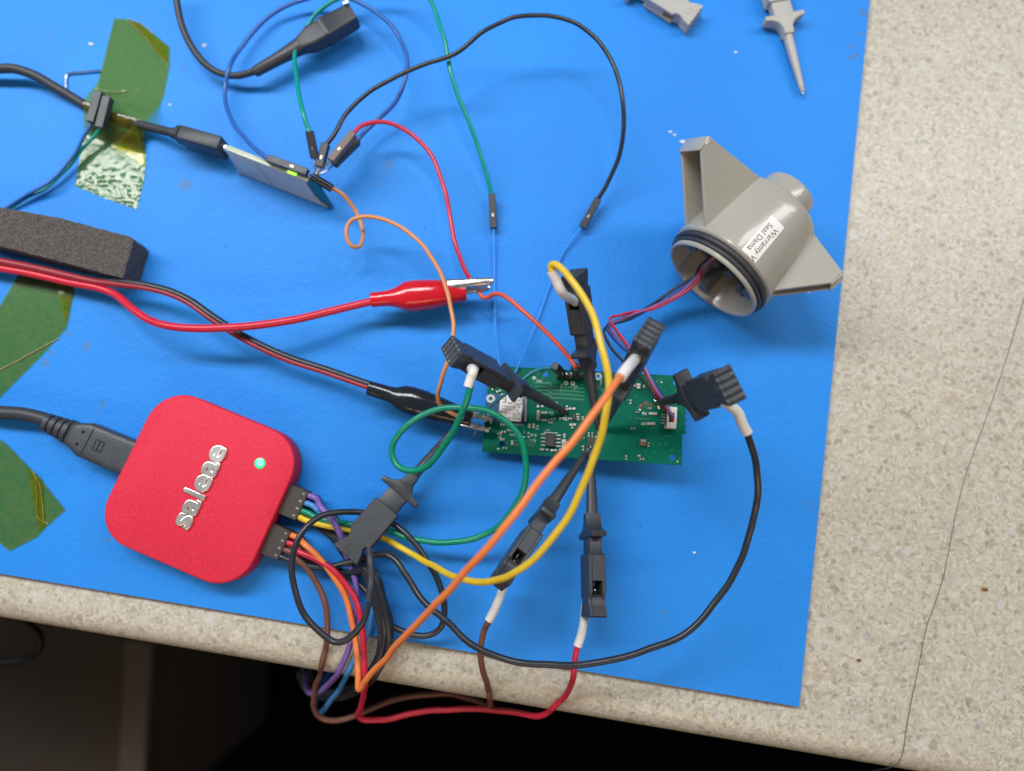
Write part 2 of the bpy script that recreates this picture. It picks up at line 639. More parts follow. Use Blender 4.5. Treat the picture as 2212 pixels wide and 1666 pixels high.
# ------------------------------------------------------------------ the bench
def mat_material(off):
    m, nt, b = nodes('blue_vinyl_mat')
    co = coord(nt)
    n1 = N(nt, 'ShaderNodeTexNoise')
    n1.inputs['Scale'].default_value = 11
    n1.inputs['Detail'].default_value = 8
    n1.inputs['Roughness'].default_value = .62
    L(nt, co, n1.inputs['Vector'])
    mx = N(nt, 'ShaderNodeMix', data_type='RGBA')
    mx.inputs['A'].default_value = (.016, .208, .69, 1)
    mx.inputs['B'].default_value = (.030, .306, .93, 1)
    L(nt, n1.outputs['Fac'], mx.inputs['Factor'])
    pts = [(400, 398, 3.0, .55), (838, 355, 2.4, .4), (740, 180, 2.0, .12), (187, 747, 1.6, .5), (149, 721, 1.4, .45),
           (97, 782, 1.7, .5), (110, 760, 1.0, .4), (219, 875, 1.1, .8), (212, 888, .7, .6), (232, 1167, .9, .8),
           (1866, 30, 1.8, .7), (1858, 75, 1.3, .5), (1852, 118, 1.2, .7), (1836, 98, 1.6, .5), (1838, 124, 1.4, .5),
           (1436, 1320, .8, .7), (1437, 1341, .7, .7), (1075, 995, .8, .8), (1010, 585, .8, .6), (1240, 735, .7, .6),
           (635, 958, .7, .5), (812, 398, 1.2, .3), (470, 175, 1.0, .4), (395, 145, .8, .5), (1405, 765, .8, .5), (1750, 1090, 2.2, .16),
           (1620, 1160, 1.2, .3), (1645, 1275, .7, .5), (108, 72, 1.2, .3), (1690, 66, .5, .8), (1800, 150, .6, .7)]
    sp = [(P(x, y).x - off.x, P(x, y).y - off.y, r, s) for x, y, r, s in pts]
    mk = spots_mask(nt, co, sp)
    m2 = N(nt, 'ShaderNodeMix', data_type='RGBA')
    L(nt, mk, m2.inputs['Factor'])
    L(nt, mx.outputs['Result'], m2.inputs['A'])
    m2.inputs['B'].default_value = (.11, .18, .28, 1)
    # scattered tiny grime specks
    v = N(nt, 'ShaderNodeTexVoronoi')
    v.inputs['Scale'].default_value = 55
    L(nt, co, v.inputs['Vector'])
    lt = N(nt, 'ShaderNodeMapRange')
    lt.inputs['From Min'].default_value = .012
    lt.inputs['From Max'].default_value = .03
    lt.inputs['To Min'].default_value = .5
    lt.inputs['To Max'].default_value = 0
    L(nt, v.outputs['Distance'], lt.inputs['Value'])
    m3 = N(nt, 'ShaderNodeMix', data_type='RGBA')
    L(nt, lt.outputs['Result'], m3.inputs['Factor'])
    L(nt, m2.outputs['Result'], m3.inputs['A'])
    m3.inputs['B'].default_value = (.03, .07, .14, 1)
    L(nt, m3.outputs['Result'], b.inputs['Base Color'])
    n2 = N(nt, 'ShaderNodeTexNoise')
    n2.inputs['Scale'].default_value = 520
    n2.inputs['Detail'].default_value = 3
    n2.inputs['Distortion'].default_value = .6
    L(nt, co, n2.inputs['Vector'])
    bp = N(nt, 'ShaderNodeBump')
    bp.inputs['Strength'].default_value = .6
    bp.inputs['Distance'].default_value = .00035
    L(nt, n2.outputs['Fac'], bp.inputs['Height'])
    L(nt, bp.outputs['Normal'], b.inputs['Normal'])
    rr = N(nt, 'ShaderNodeMapRange')
    rr.inputs['To Min'].default_value = .48
    rr.inputs['To Max'].default_value = .6
    L(nt, n1.outputs['Fac'], rr.inputs['Value'])
    L(nt, rr.outputs['Result'], b.inputs['Roughness'])
    b.inputs['Specular IOR Level'].default_value = .26
    return m


def counter_material():
    m, nt, b = nodes('speckled_laminate')
    co = coord(nt)
    dn = N(nt, 'ShaderNodeTexNoise')
    dn.inputs['Scale'].default_value = 260
    dn.inputs['Detail'].default_value = 3
    L(nt, co, dn.inputs['Vector'])
    ds = N(nt, 'ShaderNodeVectorMath', operation='SCALE')
    ds.inputs['Scale'].default_value = .004
    L(nt, dn.outputs['Color'], ds.inputs[0])
    da = N(nt, 'ShaderNodeVectorMath', operation='ADD')
    L(nt, co, da.inputs[0])
    L(nt, ds.outputs[0], da.inputs[1])
    base = N(nt, 'ShaderNodeTexNoise')
    base.inputs['Scale'].default_value = 900
    base.inputs['Detail'].default_value = 5
    L(nt, co, base.inputs['Vector'])
    cv = N(nt, 'ShaderNodeTexVoronoi')
    cv.inputs['Scale'].default_value = 1000
    L(nt, da.outputs[0], cv.inputs['Vector'])
    cs = N(nt, 'ShaderNodeSeparateColor')
    L(nt, cv.outputs['Color'], cs.inputs[0])
    mixv = N(nt, 'ShaderNodeMix', data_type='FLOAT')
    mixv.inputs['Factor'].default_value = .42
    L(nt, cs.outputs[0], mixv.inputs['A'])
    L(nt, base.outputs['Fac'], mixv.inputs['B'])
    cr = N(nt, 'ShaderNodeValToRGB')
    e = cr.color_ramp.elements
    e[0].position, e[0].color = .12, (0.316, 0.267, 0.203, 1)
    e[1].position, e[1].color = .88, (0.614, 0.587, 0.510, 1)
    k = cr.color_ramp.elements.new(.30)
    k.color = (0.442, 0.403, 0.322, 1)
    k = cr.color_ramp.elements.new(.66)
    k.color = (0.535, 0.500, 0.416, 1)
    L(nt, mixv.outputs['Result'], cr.inputs['Fac'])
    cur = cr.outputs['Color']
    for scale, lo, hi, colr, amt in ((430, .84, .87, (0.260, 0.223, 0.182), .6), (300, .92, .94, (0.251, 0.218, 0.187), .55),
                                     (300, .95, .965, (0.614, 0.611, 0.593), .6), (190, .975, .98, (0.577, 0.572, 0.551), .5),
                                     (260, .975, .985, (0.344, 0.349, 0.364), .45), (150, .99, .994, (0.335, 0.233, 0.125), .3)):
        v = N(nt, 'ShaderNodeTexVoronoi')
        v.inputs['Scale'].default_value = scale
        v.inputs['Randomness'].default_value = 1
        L(nt, da.outputs[0], v.inputs['Vector'])
        sx = N(nt, 'ShaderNodeSeparateColor')
        L(nt, v.outputs['Color'], sx.inputs[0])
        mr = N(nt, 'ShaderNodeMapRange')
        mr.inputs['From Min'].default_value = lo
        mr.inputs['From Max'].default_value = hi
        L(nt, sx.outputs[0], mr.inputs['Value'])
        ed = N(nt, 'ShaderNodeMapRange')
        ed.inputs['From Min'].default_value = .32
        ed.inputs['From Max'].default_value = .48
        ed.inputs['To Min'].default_value = amt
        ed.inputs['To Max'].default_value = 0
        L(nt, v.outputs['Distance'], ed.inputs['Value'])
        mu = N(nt, 'ShaderNodeMath', operation='MULTIPLY')
        L(nt, mr.outputs['Result'], mu.inputs[0])
        L(nt, ed.outputs['Result'], mu.inputs[1])
        mx = N(nt, 'ShaderNodeMix', data_type='RGBA')
        L(nt, mu.outputs[0], mx.inputs['Factor'])
        L(nt, cur, mx.inputs['A'])
        mx.inputs['B'].default_value = (*colr, 1)
        cur = mx.outputs['Result']
    L(nt, cur, b.inputs['Base Color'])
    b.inputs['Roughness'].default_value = .36
    bp = N(nt, 'ShaderNodeBump')
    bp.inputs['Strength'].default_value = .18
    bp.inputs['Distance'].default_value = .0003
    L(nt, base.outputs['Fac'], bp.inputs['Height'])
    L(nt, bp.outputs['Normal'], b.inputs['Normal'])
    return m


def counter():
    g = G()
    ZT, RAD, TH = -2.2, 9.0, 38.0
    prof = [(-560, ZT), (DF - RAD, ZT)]
    for k in range(1, 13):
        a = R(90 * k / 12)
        prof.append((DF - RAD + RAD * math.sin(a), ZT - RAD + RAD * math.cos(a)))
    prof += [(DF, ZT - TH), (-560, ZT - TH)]
    n = len(prof)
    vs = []
    for s in (650, -650):
        for d, z in prof:
            p = MC + E1 * s + NF * d
            vs.append((p.x, p.y, z))
    fs = [[i, (i + 1) % n, n + (i + 1) % n, n + i] for i in range(n)]
    fs += [list(range(n)), [n + i for i in range(n)][::-1]]
    g.add(vs, fs)
    g.build('countertop', counter_material(), kind='structure', smooth=30)


counter()
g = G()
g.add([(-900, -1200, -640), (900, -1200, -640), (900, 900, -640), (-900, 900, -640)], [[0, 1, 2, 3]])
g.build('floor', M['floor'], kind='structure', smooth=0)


def blue_mat():
    a, b, c, d = MC, MC + E1 * 560, MC + E1 * 560 + E2 * 420, MC + E2 * 420
    t = thing('bench_mat', ((a + c) / 2) + V((0, 0, -2)), 'blue textured work mat covering most of the speckled bench', 'mat')
    g = G()
    g.prism([(p.x, p.y) for p in (a, b, c, d)], -1.25, 0, bev=.25)
    g.build('mat_surface', mat_material((a + c) / 2), t, smooth=30)
    g = G()
    i = .25
    g.prism([(p.x, p.y) for p in (a + (E1 + E2) * i, b + (-E1 + E2) * i, c, d)], -2.15, -1.27)
    g.build('mat_backing', M['backing'], t, smooth=0)


blue_mat()

# dim panel standing below the bench edge
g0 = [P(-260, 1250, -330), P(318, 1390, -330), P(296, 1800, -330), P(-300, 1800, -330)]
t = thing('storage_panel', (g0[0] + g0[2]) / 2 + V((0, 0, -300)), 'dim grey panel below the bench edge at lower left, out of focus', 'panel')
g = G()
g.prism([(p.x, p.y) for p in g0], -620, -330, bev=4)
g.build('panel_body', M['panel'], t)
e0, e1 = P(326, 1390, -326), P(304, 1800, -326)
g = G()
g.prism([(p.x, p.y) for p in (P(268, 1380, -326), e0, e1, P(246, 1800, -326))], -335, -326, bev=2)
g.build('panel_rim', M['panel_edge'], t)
g = G()
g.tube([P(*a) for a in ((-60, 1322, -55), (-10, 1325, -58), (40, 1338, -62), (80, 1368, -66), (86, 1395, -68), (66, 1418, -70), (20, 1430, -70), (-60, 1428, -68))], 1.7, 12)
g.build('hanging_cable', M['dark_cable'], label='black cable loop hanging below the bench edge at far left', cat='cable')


# ------------------------------------------------------------------ amber tape
def inside(p, poly):
    c = False
    n = len(poly)
    for i in range(n):
        a, b = poly[i], poly[i - 1]
        if (a[1] > p[1]) != (b[1] > p[1]) and p[0] < (b[0] - a[0]) * (p[1] - a[1]) / (b[1] - a[1]) + a[0]:
            c = not c
    return c


def dseg(p, a, b):
    a, b, p = V(a[:2]), V(b[:2]), V(p[:2])
    t = max(0, min(1, (p - a).dot(b - a) / (b - a).length_squared))
    return (p - a - (b - a) * t).length


def film(name, poly_px, hf, label, step=1.1, folds=(), creases=()):
    poly = [P(x, y, .3) for x, y in poly_px]
    q = []
    for i in range(len(poly)):
        a, b = poly[i - 1], poly[i]
        n = max(1, int((b - a).length / step))
        q += [a.lerp(b, k / n) for k in range(n)]
    pts = [V((p.x, p.y)) for p in q]
    n0 = len(pts)
    x0, x1 = min(p.x for p in pts), max(p.x for p in pts)
    y0, y1 = min(p.y for p in pts), max(p.y for p in pts)
    y = y0
    while y < y1:
        x = x0
        while x < x1:
            c = (x + random.uniform(-.3, .3), y + random.uniform(-.3, .3))
            if inside(c, pts[:n0]):
                pts.append(V(c))
            x += step
        y += step
    vs, es, fs = delaunay_2d_cdt(pts, [(i, (i + 1) % n0) for i in range(n0)], [], 1, 1e-4)[:3]
    g = G()
    g.add([(v.x, v.y, hf(v)) for v in vs], [list(f) for f in fs])
    t = thing(name, (sum(v.x for v in vs) / len(vs), sum(v.y for v in vs) / len(vs), 0), label, 'tape')
    o = g.build('film', M['tape'], t, smooth=60, up=True)
    for cr_ in creases:
        g = G()
        pl = []
        for p in spline([P(x, y, .4) for x, y in cr_], 10):
            pl.append(V((p.x + .12 * noise.noise(p * 1.3), p.y + .12 * noise.noise(p * 1.3 + V((5, 0, 0))), hf(p) + .12)))
        g.tube(pl, .17, 6, smooth=False)
        g.build('crease', M['crease'], t, smooth=60)
    for fp, dz in folds:
        g = G()
        pl = [P(x, y, .5) for x, y in fp]
        b = bmesh.new()
        b.faces.new([b.verts.new(p) for p in pl])
        bmesh.ops.triangulate(b, faces=list(b.faces))
        bmesh.ops.subdivide_edges(b, edges=list(b.edges), cuts=3, use_grid_fill=True)
        for v in b.verts:
            v.co.z = hf(v.co) + dz + .12 * noise.noise(v.co * .5)
        g.bm(b)
        g.build('folded_flap', M['tape'], t, smooth=60, up=True)
    return t


c1 = crop(0, 0, .54025)
CAB = PT(c1, [(560, 730, 0), (660, 790, 0), (830, 860, 0), (950, 895, 0), (1070, 930, 0), (1200, 962, 0)])


def hfA(v):
    d = min(dseg(v, CAB[i], CAB[i + 1]) for i in range(len(CAB) - 1))
    low = max(0, min(1, (P(230, 345).y - v.y) / 8))
    h = .3 + (.015 + .22 * low) * noise.noise(V((v.x * .62, v.y * .62, 1))) + .07 * low * noise.noise(V((v.x * 1.4, v.y * 1.4, 4)))
    tent = max(0, 1 - d / 11)
    h += 4.4 * tent * tent * (3 - 2 * tent)
    if d > 12:
        h += .06 * max(0, noise.noise(V((v.x * .35, v.y * .35, 7))))
    return max(h, .12)


film('tape_strip', [c1(*p) for p in ((840, 135), (940, 140), (1040, 170), (1250, 345), (1250, 490), (1210, 700), (1140, 900),
                                     (1075, 1050), (1072, 1230), (1060, 1330), (1010, 1545), (740, 1450), (550, 1370), (580, 1210), (640, 900),
                                     (690, 720), (750, 500))], hfA, 'amber tape strip holding a black cable, looking green over the mat', step=.7,
     creases=[[c1(*p) for p in ((940, 148), (1000, 205), (1080, 290), (1160, 385), (1242, 482))], [c1(*p) for p in ((822, 1098), (900, 1160), (980, 1225), (1068, 1288))], [c1(*p) for p in ((945, 142), (1040, 178), (1130, 250))], [c1(*p) for p in ((715, 668), (830, 682), (945, 668))]],
     folds=[([c1(*p) for p in ((940, 148), (1020, 172), (1238, 350), (1232, 470))], .25),
            ([c1(*p) for p in ((830, 1075), (1060, 960), (1066, 1225))], 1.2)])
c5 = crop(0, 800, .54025)


def hfB(v):
    return max(.15, .3 + .015 * noise.noise(V((v.x * .5, v.y * .5, 11))) + .0 * noise.noise(V((v.x * 2, v.y * 2, 3))))


film('tape_strip', [c5(*p) for p in ((150, 520), (535, 600), (545, 680), (490, 940), (300, 1150), (0, 1450), (-180, 1600), (-260, 960), (0, 770))], hfB,
     'amber tape piece at left edge, partly under the foam block and red cable',
     creases=[[c5(*p) for p in ((-40, 1266), (130, 1180), (280, 1098), (430, 1016))]],
     folds=[([c5(*p) for p in ((425, 660), (532, 690), (486, 920))], .3)])
c4 = crop(0, 1500, .5877)


def hfC(v):
    return max(.15, .4 + .03 * noise.noise(V((v.x * .4, v.y * .4, 21))) + .0 * noise.noise(V((v.x * 2, v.y * 2, 13))))


film('tape_strip', [c4(*p) for p in ((-200, 250), (0, 430), (40, 452), (270, 690), (445, 905), (330, 1005), (250, 1090), (65, 1185), (0, 1130), (-200, 960))], hfC,
     'amber tape piece below the usb cable, left of the red box',
     creases=[[c4(*p) for p in ((215, 640), (262, 715), (285, 830), (296, 990))], [c4(*p) for p in ((238, 650), (250, 800), (262, 960), (330, 1002))]],
     folds=[([c4(*p) for p in ((190, 620), (285, 690), (305, 1005), (262, 1050))], .5)])

# ------------------------------------------------------------------ red logic analyser
HB = 9.8
cnt = P(431.5, 1053, HB)
ex = (P(605.4, 935.9, HB) - P(411, 854.6, HB)).normalized()
BX = frame(cnt, ex)
BX.translation.z = 0
BW = (P(595, 1108, HB) - P(275.6, 987, HB)).dot(ex)
BH = (P(508, 895, HB) - P(347, 1217, HB)).dot(V((-ex.y, ex.x, 0)))


def rrect(wd, hg, r, n=10):
    out = []
    for cx, cy, a0 in ((wd / 2 - r, hg / 2 - r, 0), (-wd / 2 + r, hg / 2 - r, 90), (-wd / 2 + r, -hg / 2 + r, 180), (wd / 2 - r, -hg / 2 + r, 270)):
        for k in range(n + 1):
            a = R(a0 + 90 * k / n)
            out.append((cx + r * math.cos(a), cy + r * math.sin(a)))
    return out


def analyser():
    t = thing('logic_analyzer', BX.translation, 'red anodised rounded-square logic analyzer with silver saleae lettering', 'logic analyzer')
    g = G()
    g.prism(rrect(BW, BH, 12.5), .8, HB, BX, bev=.7, seg=3)
    g.build('case', M['anodised'], t)
    g = G()
    g.prism(rrect(BW - 3, BH - 3, 11), .05, .85, BX)
    g.build('base_plate', M['black'], t)
    # letters one by one along a line rising to the upper right
    a, b = P(400, 1125, HB + .1), P(471, 981, HB + .1)
    d = (b - a).normalized()
    adv = {'s': .88, 'a': 1.0, 'l': .60, 'e': 1.0}
    word = 'saleae'
    tot = sum((adv[word[i]] + adv[word[i + 1]]) / 2 for i in range(5))
    pos = 0
    for i, ch in enumerate(word):
        p = a.lerp(b, pos / tot)
        g = G()
        up = V((-d.y, d.x, 0))
        F = frame(p, d)
        if ch == 'l':
            F.translation = p + up * 1.0
        size = 9.1
        c = G()
        c.text(ch, size, Matrix.Identity(4), ext=.32, bevel=.3, offset=.16)
        xs = [v.x for v in c.v]; ys = [v.y for v in c.v]
        mx_, my_ = (min(xs) + max(xs)) / 2, (min(ys) + max(ys)) / 2
        g.add([F @ V(((v.x - mx_) * (1.0 if ch == 'l' else 1.32), (v.y - my_) * 1.08, v.z + .25)) for v in c.v], c.f)
        g.build('letter', M['letter'], t, smooth=50)
        if i < 5:
            pos += (adv[ch] + adv[word[i + 1]]) / 2
    p = P(561.5, 1001, HB)
    g = G()
    g.lathe([(-1, 1.85), (.05, 1.85), (.16, 1.6), (.2, 0)], 24, frame(p, (0, 0, 1), (1, 0, 0)))
    g.build('status_light', M['led_rim'], t)
    g = G()
    g.lathe([(.1, 1.3), (.24, 1.25), (.27, 0)], 24, frame(p + V((.12, .05, 0)), (0, 0, 1), (1, 0, 0)))
    g.build('light_core', M['led'], t)


analyser()

# usb cable of the analyser
def usb_b():
    pl = [c4(*p) for p in ((-150, 225), (0, 245), (150, 255), (300, 290), (420, 345))]
    pts = [P(x, y, h) for (x, y), h in zip(pl, (5.5, 6, 6.2, 6, 5.6))]
    e = P(*c4(880, 520), 5.6)
    s = P(*c4(540, 405), 5.6)
    d = (P(*c4(880, 520), 5.6) - P(*c4(420, 348), 5.6))
    d = V((-BX.col[0][0], -BX.col[0][1], 0)) * -1
    t = thing('usb_cable', (s.x, s.y, 0), 'black usb cable with wide moulded plug entering the red analyzer', 'cable')
    g = G()
    pts.append(s - d * 2)
    g.tube(pts, 2.35, 14)
    g.build('cable', M['black_rubber'], t)
    F = frame(s, d)
    g = G()
    for i, (x, r) in enumerate(((-11.5, 3.2), (-8.8, 3.5), (-6.2, 3.8), (-3.7, 4.2))):
        g.loft([(x - .9, r - .2, r - .2, 2.4), (x - .8, r, r, 2.4), (x + .8, r, r, 2.4), (x + .9, r - .2, r - .2, 2.4)], F)
    g.loft([(-12, 2.6, 2.6, 2.2), (-2, 3.6, 3.4, 2.4)], F)
    g.build('strain_relief', M['black_rubber'], t)
    g = G()
    ln = (e - s).length + 2.5
    g.loft([(-2.8, 3.8, 3.0, 4), (-2.2, 4.1, 3.4, 5), (0, 4.6, 3.6, 6), (3.6, 6.0, 3.8, 7), (ln - .3, 6.1, 3.8, 8), (ln, 5.8, 3.5, 8)], F, seg=40)
    g.build('plug', M['black'], t)
    g = G()
    for yy in (-2.2, 2.2):
        g.lathe([(-.2, .55), (.03, .55), (.03, 0)], 12, F @ Matrix.Translation((2.6, yy, 3.8)) @ Matrix.Rotation(R(-90), 4, 'Y'))
    g.build('moulded_dot', M['black_gloss'], t)
    g = G()
    # embossed panel outline and the B mark
    for cx, cy, sx, sy in ((5.4, 0, .25, 9.2), (11, 0, .25, 3.6), (8.0, 0, .2, 3.4)):
        g.box((sx, sy, .16), F @ Matrix.Translation((cx, cy, 3.82)))
    for yy in (-1.7, 1.7):
        g.box((3.2, .25, .16), F @ Matrix.Translation((9.5, yy, 3.82)))
    g.box((.3, 3.3, .16), F @ Matrix.Translation((9.5, 0, 3.822)))
    g.build('embossed_mark', M['black_gloss'], t)


usb_b()

# ------------------------------------------------------------------ test clips
def clip_solve(tip_px, tail_px, zt, Lw=53.5):
    tip = P(*tip_px, zt)
    best = None
    for k in range(0, 260):
        z = 3 + k * .5
        e = abs((P(*tail_px, z) - tip).length - Lw)
        if best is None or e < best[0] - 1e-9 or (e < .4 and z > best[1]):
            best = (e, z)
    return tip, P(*tail_px, best[1])


CLIPM = {}


def test_clip(tip, tail, face, slot_face, label, material='black', group='black test clips', roll=0, contact=True):
    """face 'narrow': slot side looks along `slot_face`; 'wide': flat side looks along it"""
    X = (tip - tail).normalized()
    if face == 'narrow':
        y = V(slot_face) - X * V(slot_face).dot(X)
        y.normalize()
        F = frame(tail, X, X.cross(y))
    else:
        F = frame(tail, X, slot_face)
    F = F @ Matrix.Rotation(R(roll), 4, 'X')
    lw = (tip - tail).length
    k = lw / 56.0
    F = F @ Matrix.Diagonal((k, 1, 1, 1))
    base = V((F.translation.x, F.translation.y, min(tip.z, tail.z) - 2))
    t = thing('test_clip', base, label, 'test clip', group)
    mt = M[material]
    # grip: two cheeks and a middle layer that leaves the wire slot open
    tailp = []
    nb = 5
    for i in range(nb):
        y0 = 5.0 - 10.0 * i / nb
        for q in range(5):
            a = R(180 * q / 4)
            tailp.append((.7 - .5 * math.sin(a), y0 - 2.0 * q / 4))
    up_in = [(3.4, -4.2), (5.2, -3.3), (6.2, -3.4), (6.2, -4.75), (19.6, -4.75), (20.2, -4.3)]
    outl = [(20.2, 4.3), (19.6, 4.75), (7.6, 4.75), (7.6, 4.0), (6.6, 3.4), (5.2, 3.3), (3.4, 4.2)] + tailp + up_in
    outl = outl[::-1]
    g = G()
    g.prism(outl, 1.55, 2.75, F, bev=.22, seg=1)
    g.prism(outl, -2.75, -1.55, F, bev=.22, seg=1)
    mid = [(20.0, 4.2), (19.6, 4.6), (11.6, 4.6), (11.6, -1.2), (7.3, -1.2), (7.3, 4.2), (6.6, 3.3), (5.2, 3.2), (3.4, 4.1)] + tailp + \
          [(3.4, -4.1), (5.2, -3.2), (6.3, -3.3), (6.3, -4.6), (19.6, -4.6), (20.0, -4.2)]
    g.prism(mid[::-1], -1.56, 1.56, F)
    g.build('grip', mt, t, smooth=35)
    g = G()
    for sd in (1, -1):
        g.lathe([(-.1, 1.0), (.14, 1.05), (.14, 1.3), (-.1, 1.35)], 20, F @ Matrix.Translation((3.4, 0, 2.75 * sd)) @ Matrix.Rotation(R(-90 * sd), 4, 'Y'))
    g.build('moulded_ring', mt, t)
    g = G()
    g.box((7.0, 7.3, 4.0), F @ Matrix.Translation((22.4, 0, 0)), bev=.35)
    g.build('plunger', mt, t)
    g = G()
    fl = [(25.4, 7.3), (26.4, 7.6), (27.2, 7.2), (27.6, 5.2), (28.6, 3.2), (30.4, 2.0), (33.5, 1.75)]
    poly = [(25.4, 6.2)] + fl + [(a, -b) for a, b in fl[::-1]] + [(25.4, -6.2)]
    g.prism(poly[::-1], -2.5, 2.5, F, bev=.5)
    g.build('guard', mt, t, smooth=40)
    g = G()
    g.loft([(29.5, 1.7, 2.3, 3), (33, 1.75, 1.9, 2.4), (44, 1.45, 1.5, 2.2), (53, 1.0, 1.0, 2.2), (55.6, .8, .8, 2.2), (56, .5, .5, 2.2)], F)
    g.build('nose', mt, t, smooth=50)
    if contact:
        g = G()
        g.tube([F @ V((7.3, 0, 0)), F @ V((8.6, 1.4, 0)), F @ V((10.0, .4, 0)), F @ V((11.4, .8, 0))], .45, 8)
        g.build('contact', M['silver'], t)
        g = G()
        g.tube([F @ V((54.6, 0, 0)), F @ V((57.0, .2, 0)), F @ V((57.5, .7, 0))], .22, 6)
        g.build('hook', M['silver'], t)
    return F


UPV = V((0, 0, 1))
camv = lambda p: (V((0, 0, CAMH)) - p).normalized()

tip, tail = clip_solve((1226, 893), (971, 756), 8.3)
FA = test_clip(tip, tail, 'narrow', camv(tail) + V((-.15, -.3, 0)), 'black test clip with the green wire, leaning left over the white module')
tip, tail = clip_solve((1292, 928), (1240, 586), 11.2)
FB = test_clip(tip, tail, 'narrow', camv(tail) + V((-.4, 0, 0)), 'black test clip with the yellow wire, pointing up behind the header pins')
tip, tail = clip_solve((1303, 924), (1405, 716), 11.2)
FC = test_clip(tip, tail, 'narrow', camv(tail) + V((-.15, -.1, 0)), 'black test clip whose slot takes the bright orange wire')
tip, tail = clip_solve((1418, 872), (1578, 832), 15.5)
FD = test_clip(tip, tail, 'wide', camv(tail), 'black test clip at the right end of the board, broad side up', roll=-12)
tip, tail = clip_solve((1266, 978), (1075, 1262), 10.6)
FE = test_clip(tip, tail, 'narrow', camv(tail) + V((.2, .1, 0)), 'black test clip with the brown wire, below the board')
tip, tail = clip_solve((1276, 968), (1283, 1336), 10.6)
FF = test_clip(tip, tail, 'narrow', camv(tail) + V((.3, 0, 0)), 'black test clip with the red wire, pointing straight down')
tail = P(746, 1201, 13)
tip = tail + (P(862.4, 1061.8, 13) - tail).normalized() * 56
tip.z = 7
FG = test_clip(tip, tail, 'wide', UPV, 'black test clip lying flat across the coloured wires beside the red box', contact=False)
# two grey clips at the top
tail = P(1502, 45, 3.2)
tip = tail + (P(1301.2 + 320 * .26961, 20 * .26961, 3.2) - P(1301.2 + 600 * .26961, 200 * .26961, 3.2)).normalized() * 56
test_clip(tip, tail, 'wide', UPV, 'grey test clip at the top edge, only its tail showing', 'grey_clip', 'grey test clips')
tip = P(1734, 199, 2.2)
fl = P(1686.7, 26, 3.2)
tail = tip + (fl - tip).normalized() * 56
tail.z = 4.2
test_clip(tip, tail, 'wide', UPV, 'grey test clip at the top right, its long nose showing', 'grey_clip', 'grey test clips')

# ------------------------------------------------------------------ wire harnesses
c6 = crop(1000, 1800, .66)
c7 = crop(1800, 1800, .66)
RW = 1.02


def wire(parent, pts, m, r=RW, name='wire', label=None):
    g = G()
    pl = spline(pts, 8)
    ph = random.uniform(0, 90)
    for i in range(2, len(pl) - 2):
        pl[i] = pl[i] + V((noise.noise(pl[i] * .11 + V((ph, 0, 0))), noise.noise(pl[i] * .11 + V((0, ph, 0))), noise.noise(pl[i] * .11 + V((0, 0, ph))))) * .45
    g.tube(pl, r, 10, smooth=False)
    return g.build(name, M[m], parent, label=label, smooth=60)


def sleeve(parent, pts, m='white', r=1.4):
    g = G()
    g.tube(pts, r, 14, 8)
    return g.build('sleeve', M[m], parent, smooth=50)


def plug(t, corners):
    a, b, c, d = [P(x, y, 8) for x, y in corners]
    o = (a + b + c + d) / 4
    xd = ex
    ln = ((b - a).dot(ex) + (c - d).dot(ex)) / 2
    wd = abs((a - d).dot(V((-ex.y, ex.x, 0))))
    F = frame(V((o.x, o.y, 5.0)), xd)
    g = G()
    g.box((ln + 8, 10.3, 5.2), F @ Matrix.Translation((-4, 0, 0)), bev=.2, seg=1)
    g.build('plug_housing', M['brown_black'], t)
    for i in range(4):
        g = G()
        g.box((.8, .55, .1), F @ Matrix.Translation((ln / 2 - 1.3, -3.81 + 2.54 * i, 2.6)))
        g.build('contact_window', M['tinned'], t)
    return F, ln


UP = [(631.6, 1051), (667.4, 1069.7), (635.4, 1120.6), (601.3, 1102.7)]
LO = [(595.8, 1135.3), (626.2, 1147.7), (601.3, 1210.1), (565.5, 1197.6)]
o1 = P(634, 1086, 5)
o2 = P(597, 1172, 5)
h1 = thing('wire_harness', (o1.x, o1.y, 0), 'four-way brown plug with purple, blue, green and yellow wires', 'wire harness', 'harnesses of the red analyzer')
h2 = thing('wire_harness', (o2.x, o2.y, 0), 'four-way brown plug with orange, red, brown and black wires', 'wire harness', 'harnesses of the red analyzer')
F1, l1 = plug(h1, UP)
F2, l2 = plug(h2, LO)


def start(F, ln, i, top=1):
    q = F @ V((ln / 2 - 1.0, 3.81 - 2.54 * i, 1.25 * top))
    r = F @ V((ln / 2 + 3.0, 3.81 - 2.54 * i, 1.3 * top))
    return [q, r]


# upper plug
wire(h1, start(F1, l1, 0) + PT(c6, [(420, 330, 9), (490, 415, 10), (530, 490, 9), (572, 610, 6), (605, 700, 5), (630, 800, 5), (637, 900, 5), (615, 1090, 3),
                                   (590, 1190, 1), (560, 1270, 0), (532, 1325, -2), (503, 1366, -9), (470, 1402, -17), (410, 1452, -28), (352, 1450, -38), (326, 1400, -48), (330, 1340, -58)]), 'purple_wire', label='purple wire')
wire(h1, start(F1, l1, 1) + PT(c6, [(400, 352, 7), (480, 405, 5), (570, 520, 3.5), (660, 660, 3), (712, 790, 3), (735, 900, 3.5), (718, 1020, 3.5), (690, 1130, 2), (640, 1235, 1),
                                   (596, 1318, 0), (566, 1372, -8), (520, 1450, -22), (432, 1570, -42), (408, 1590, -52), (388, 1570, -62), (392, 1500, -78), (430, 1400, -96), (480, 1320, -110)]), 'blue_wire', label='light blue wire')
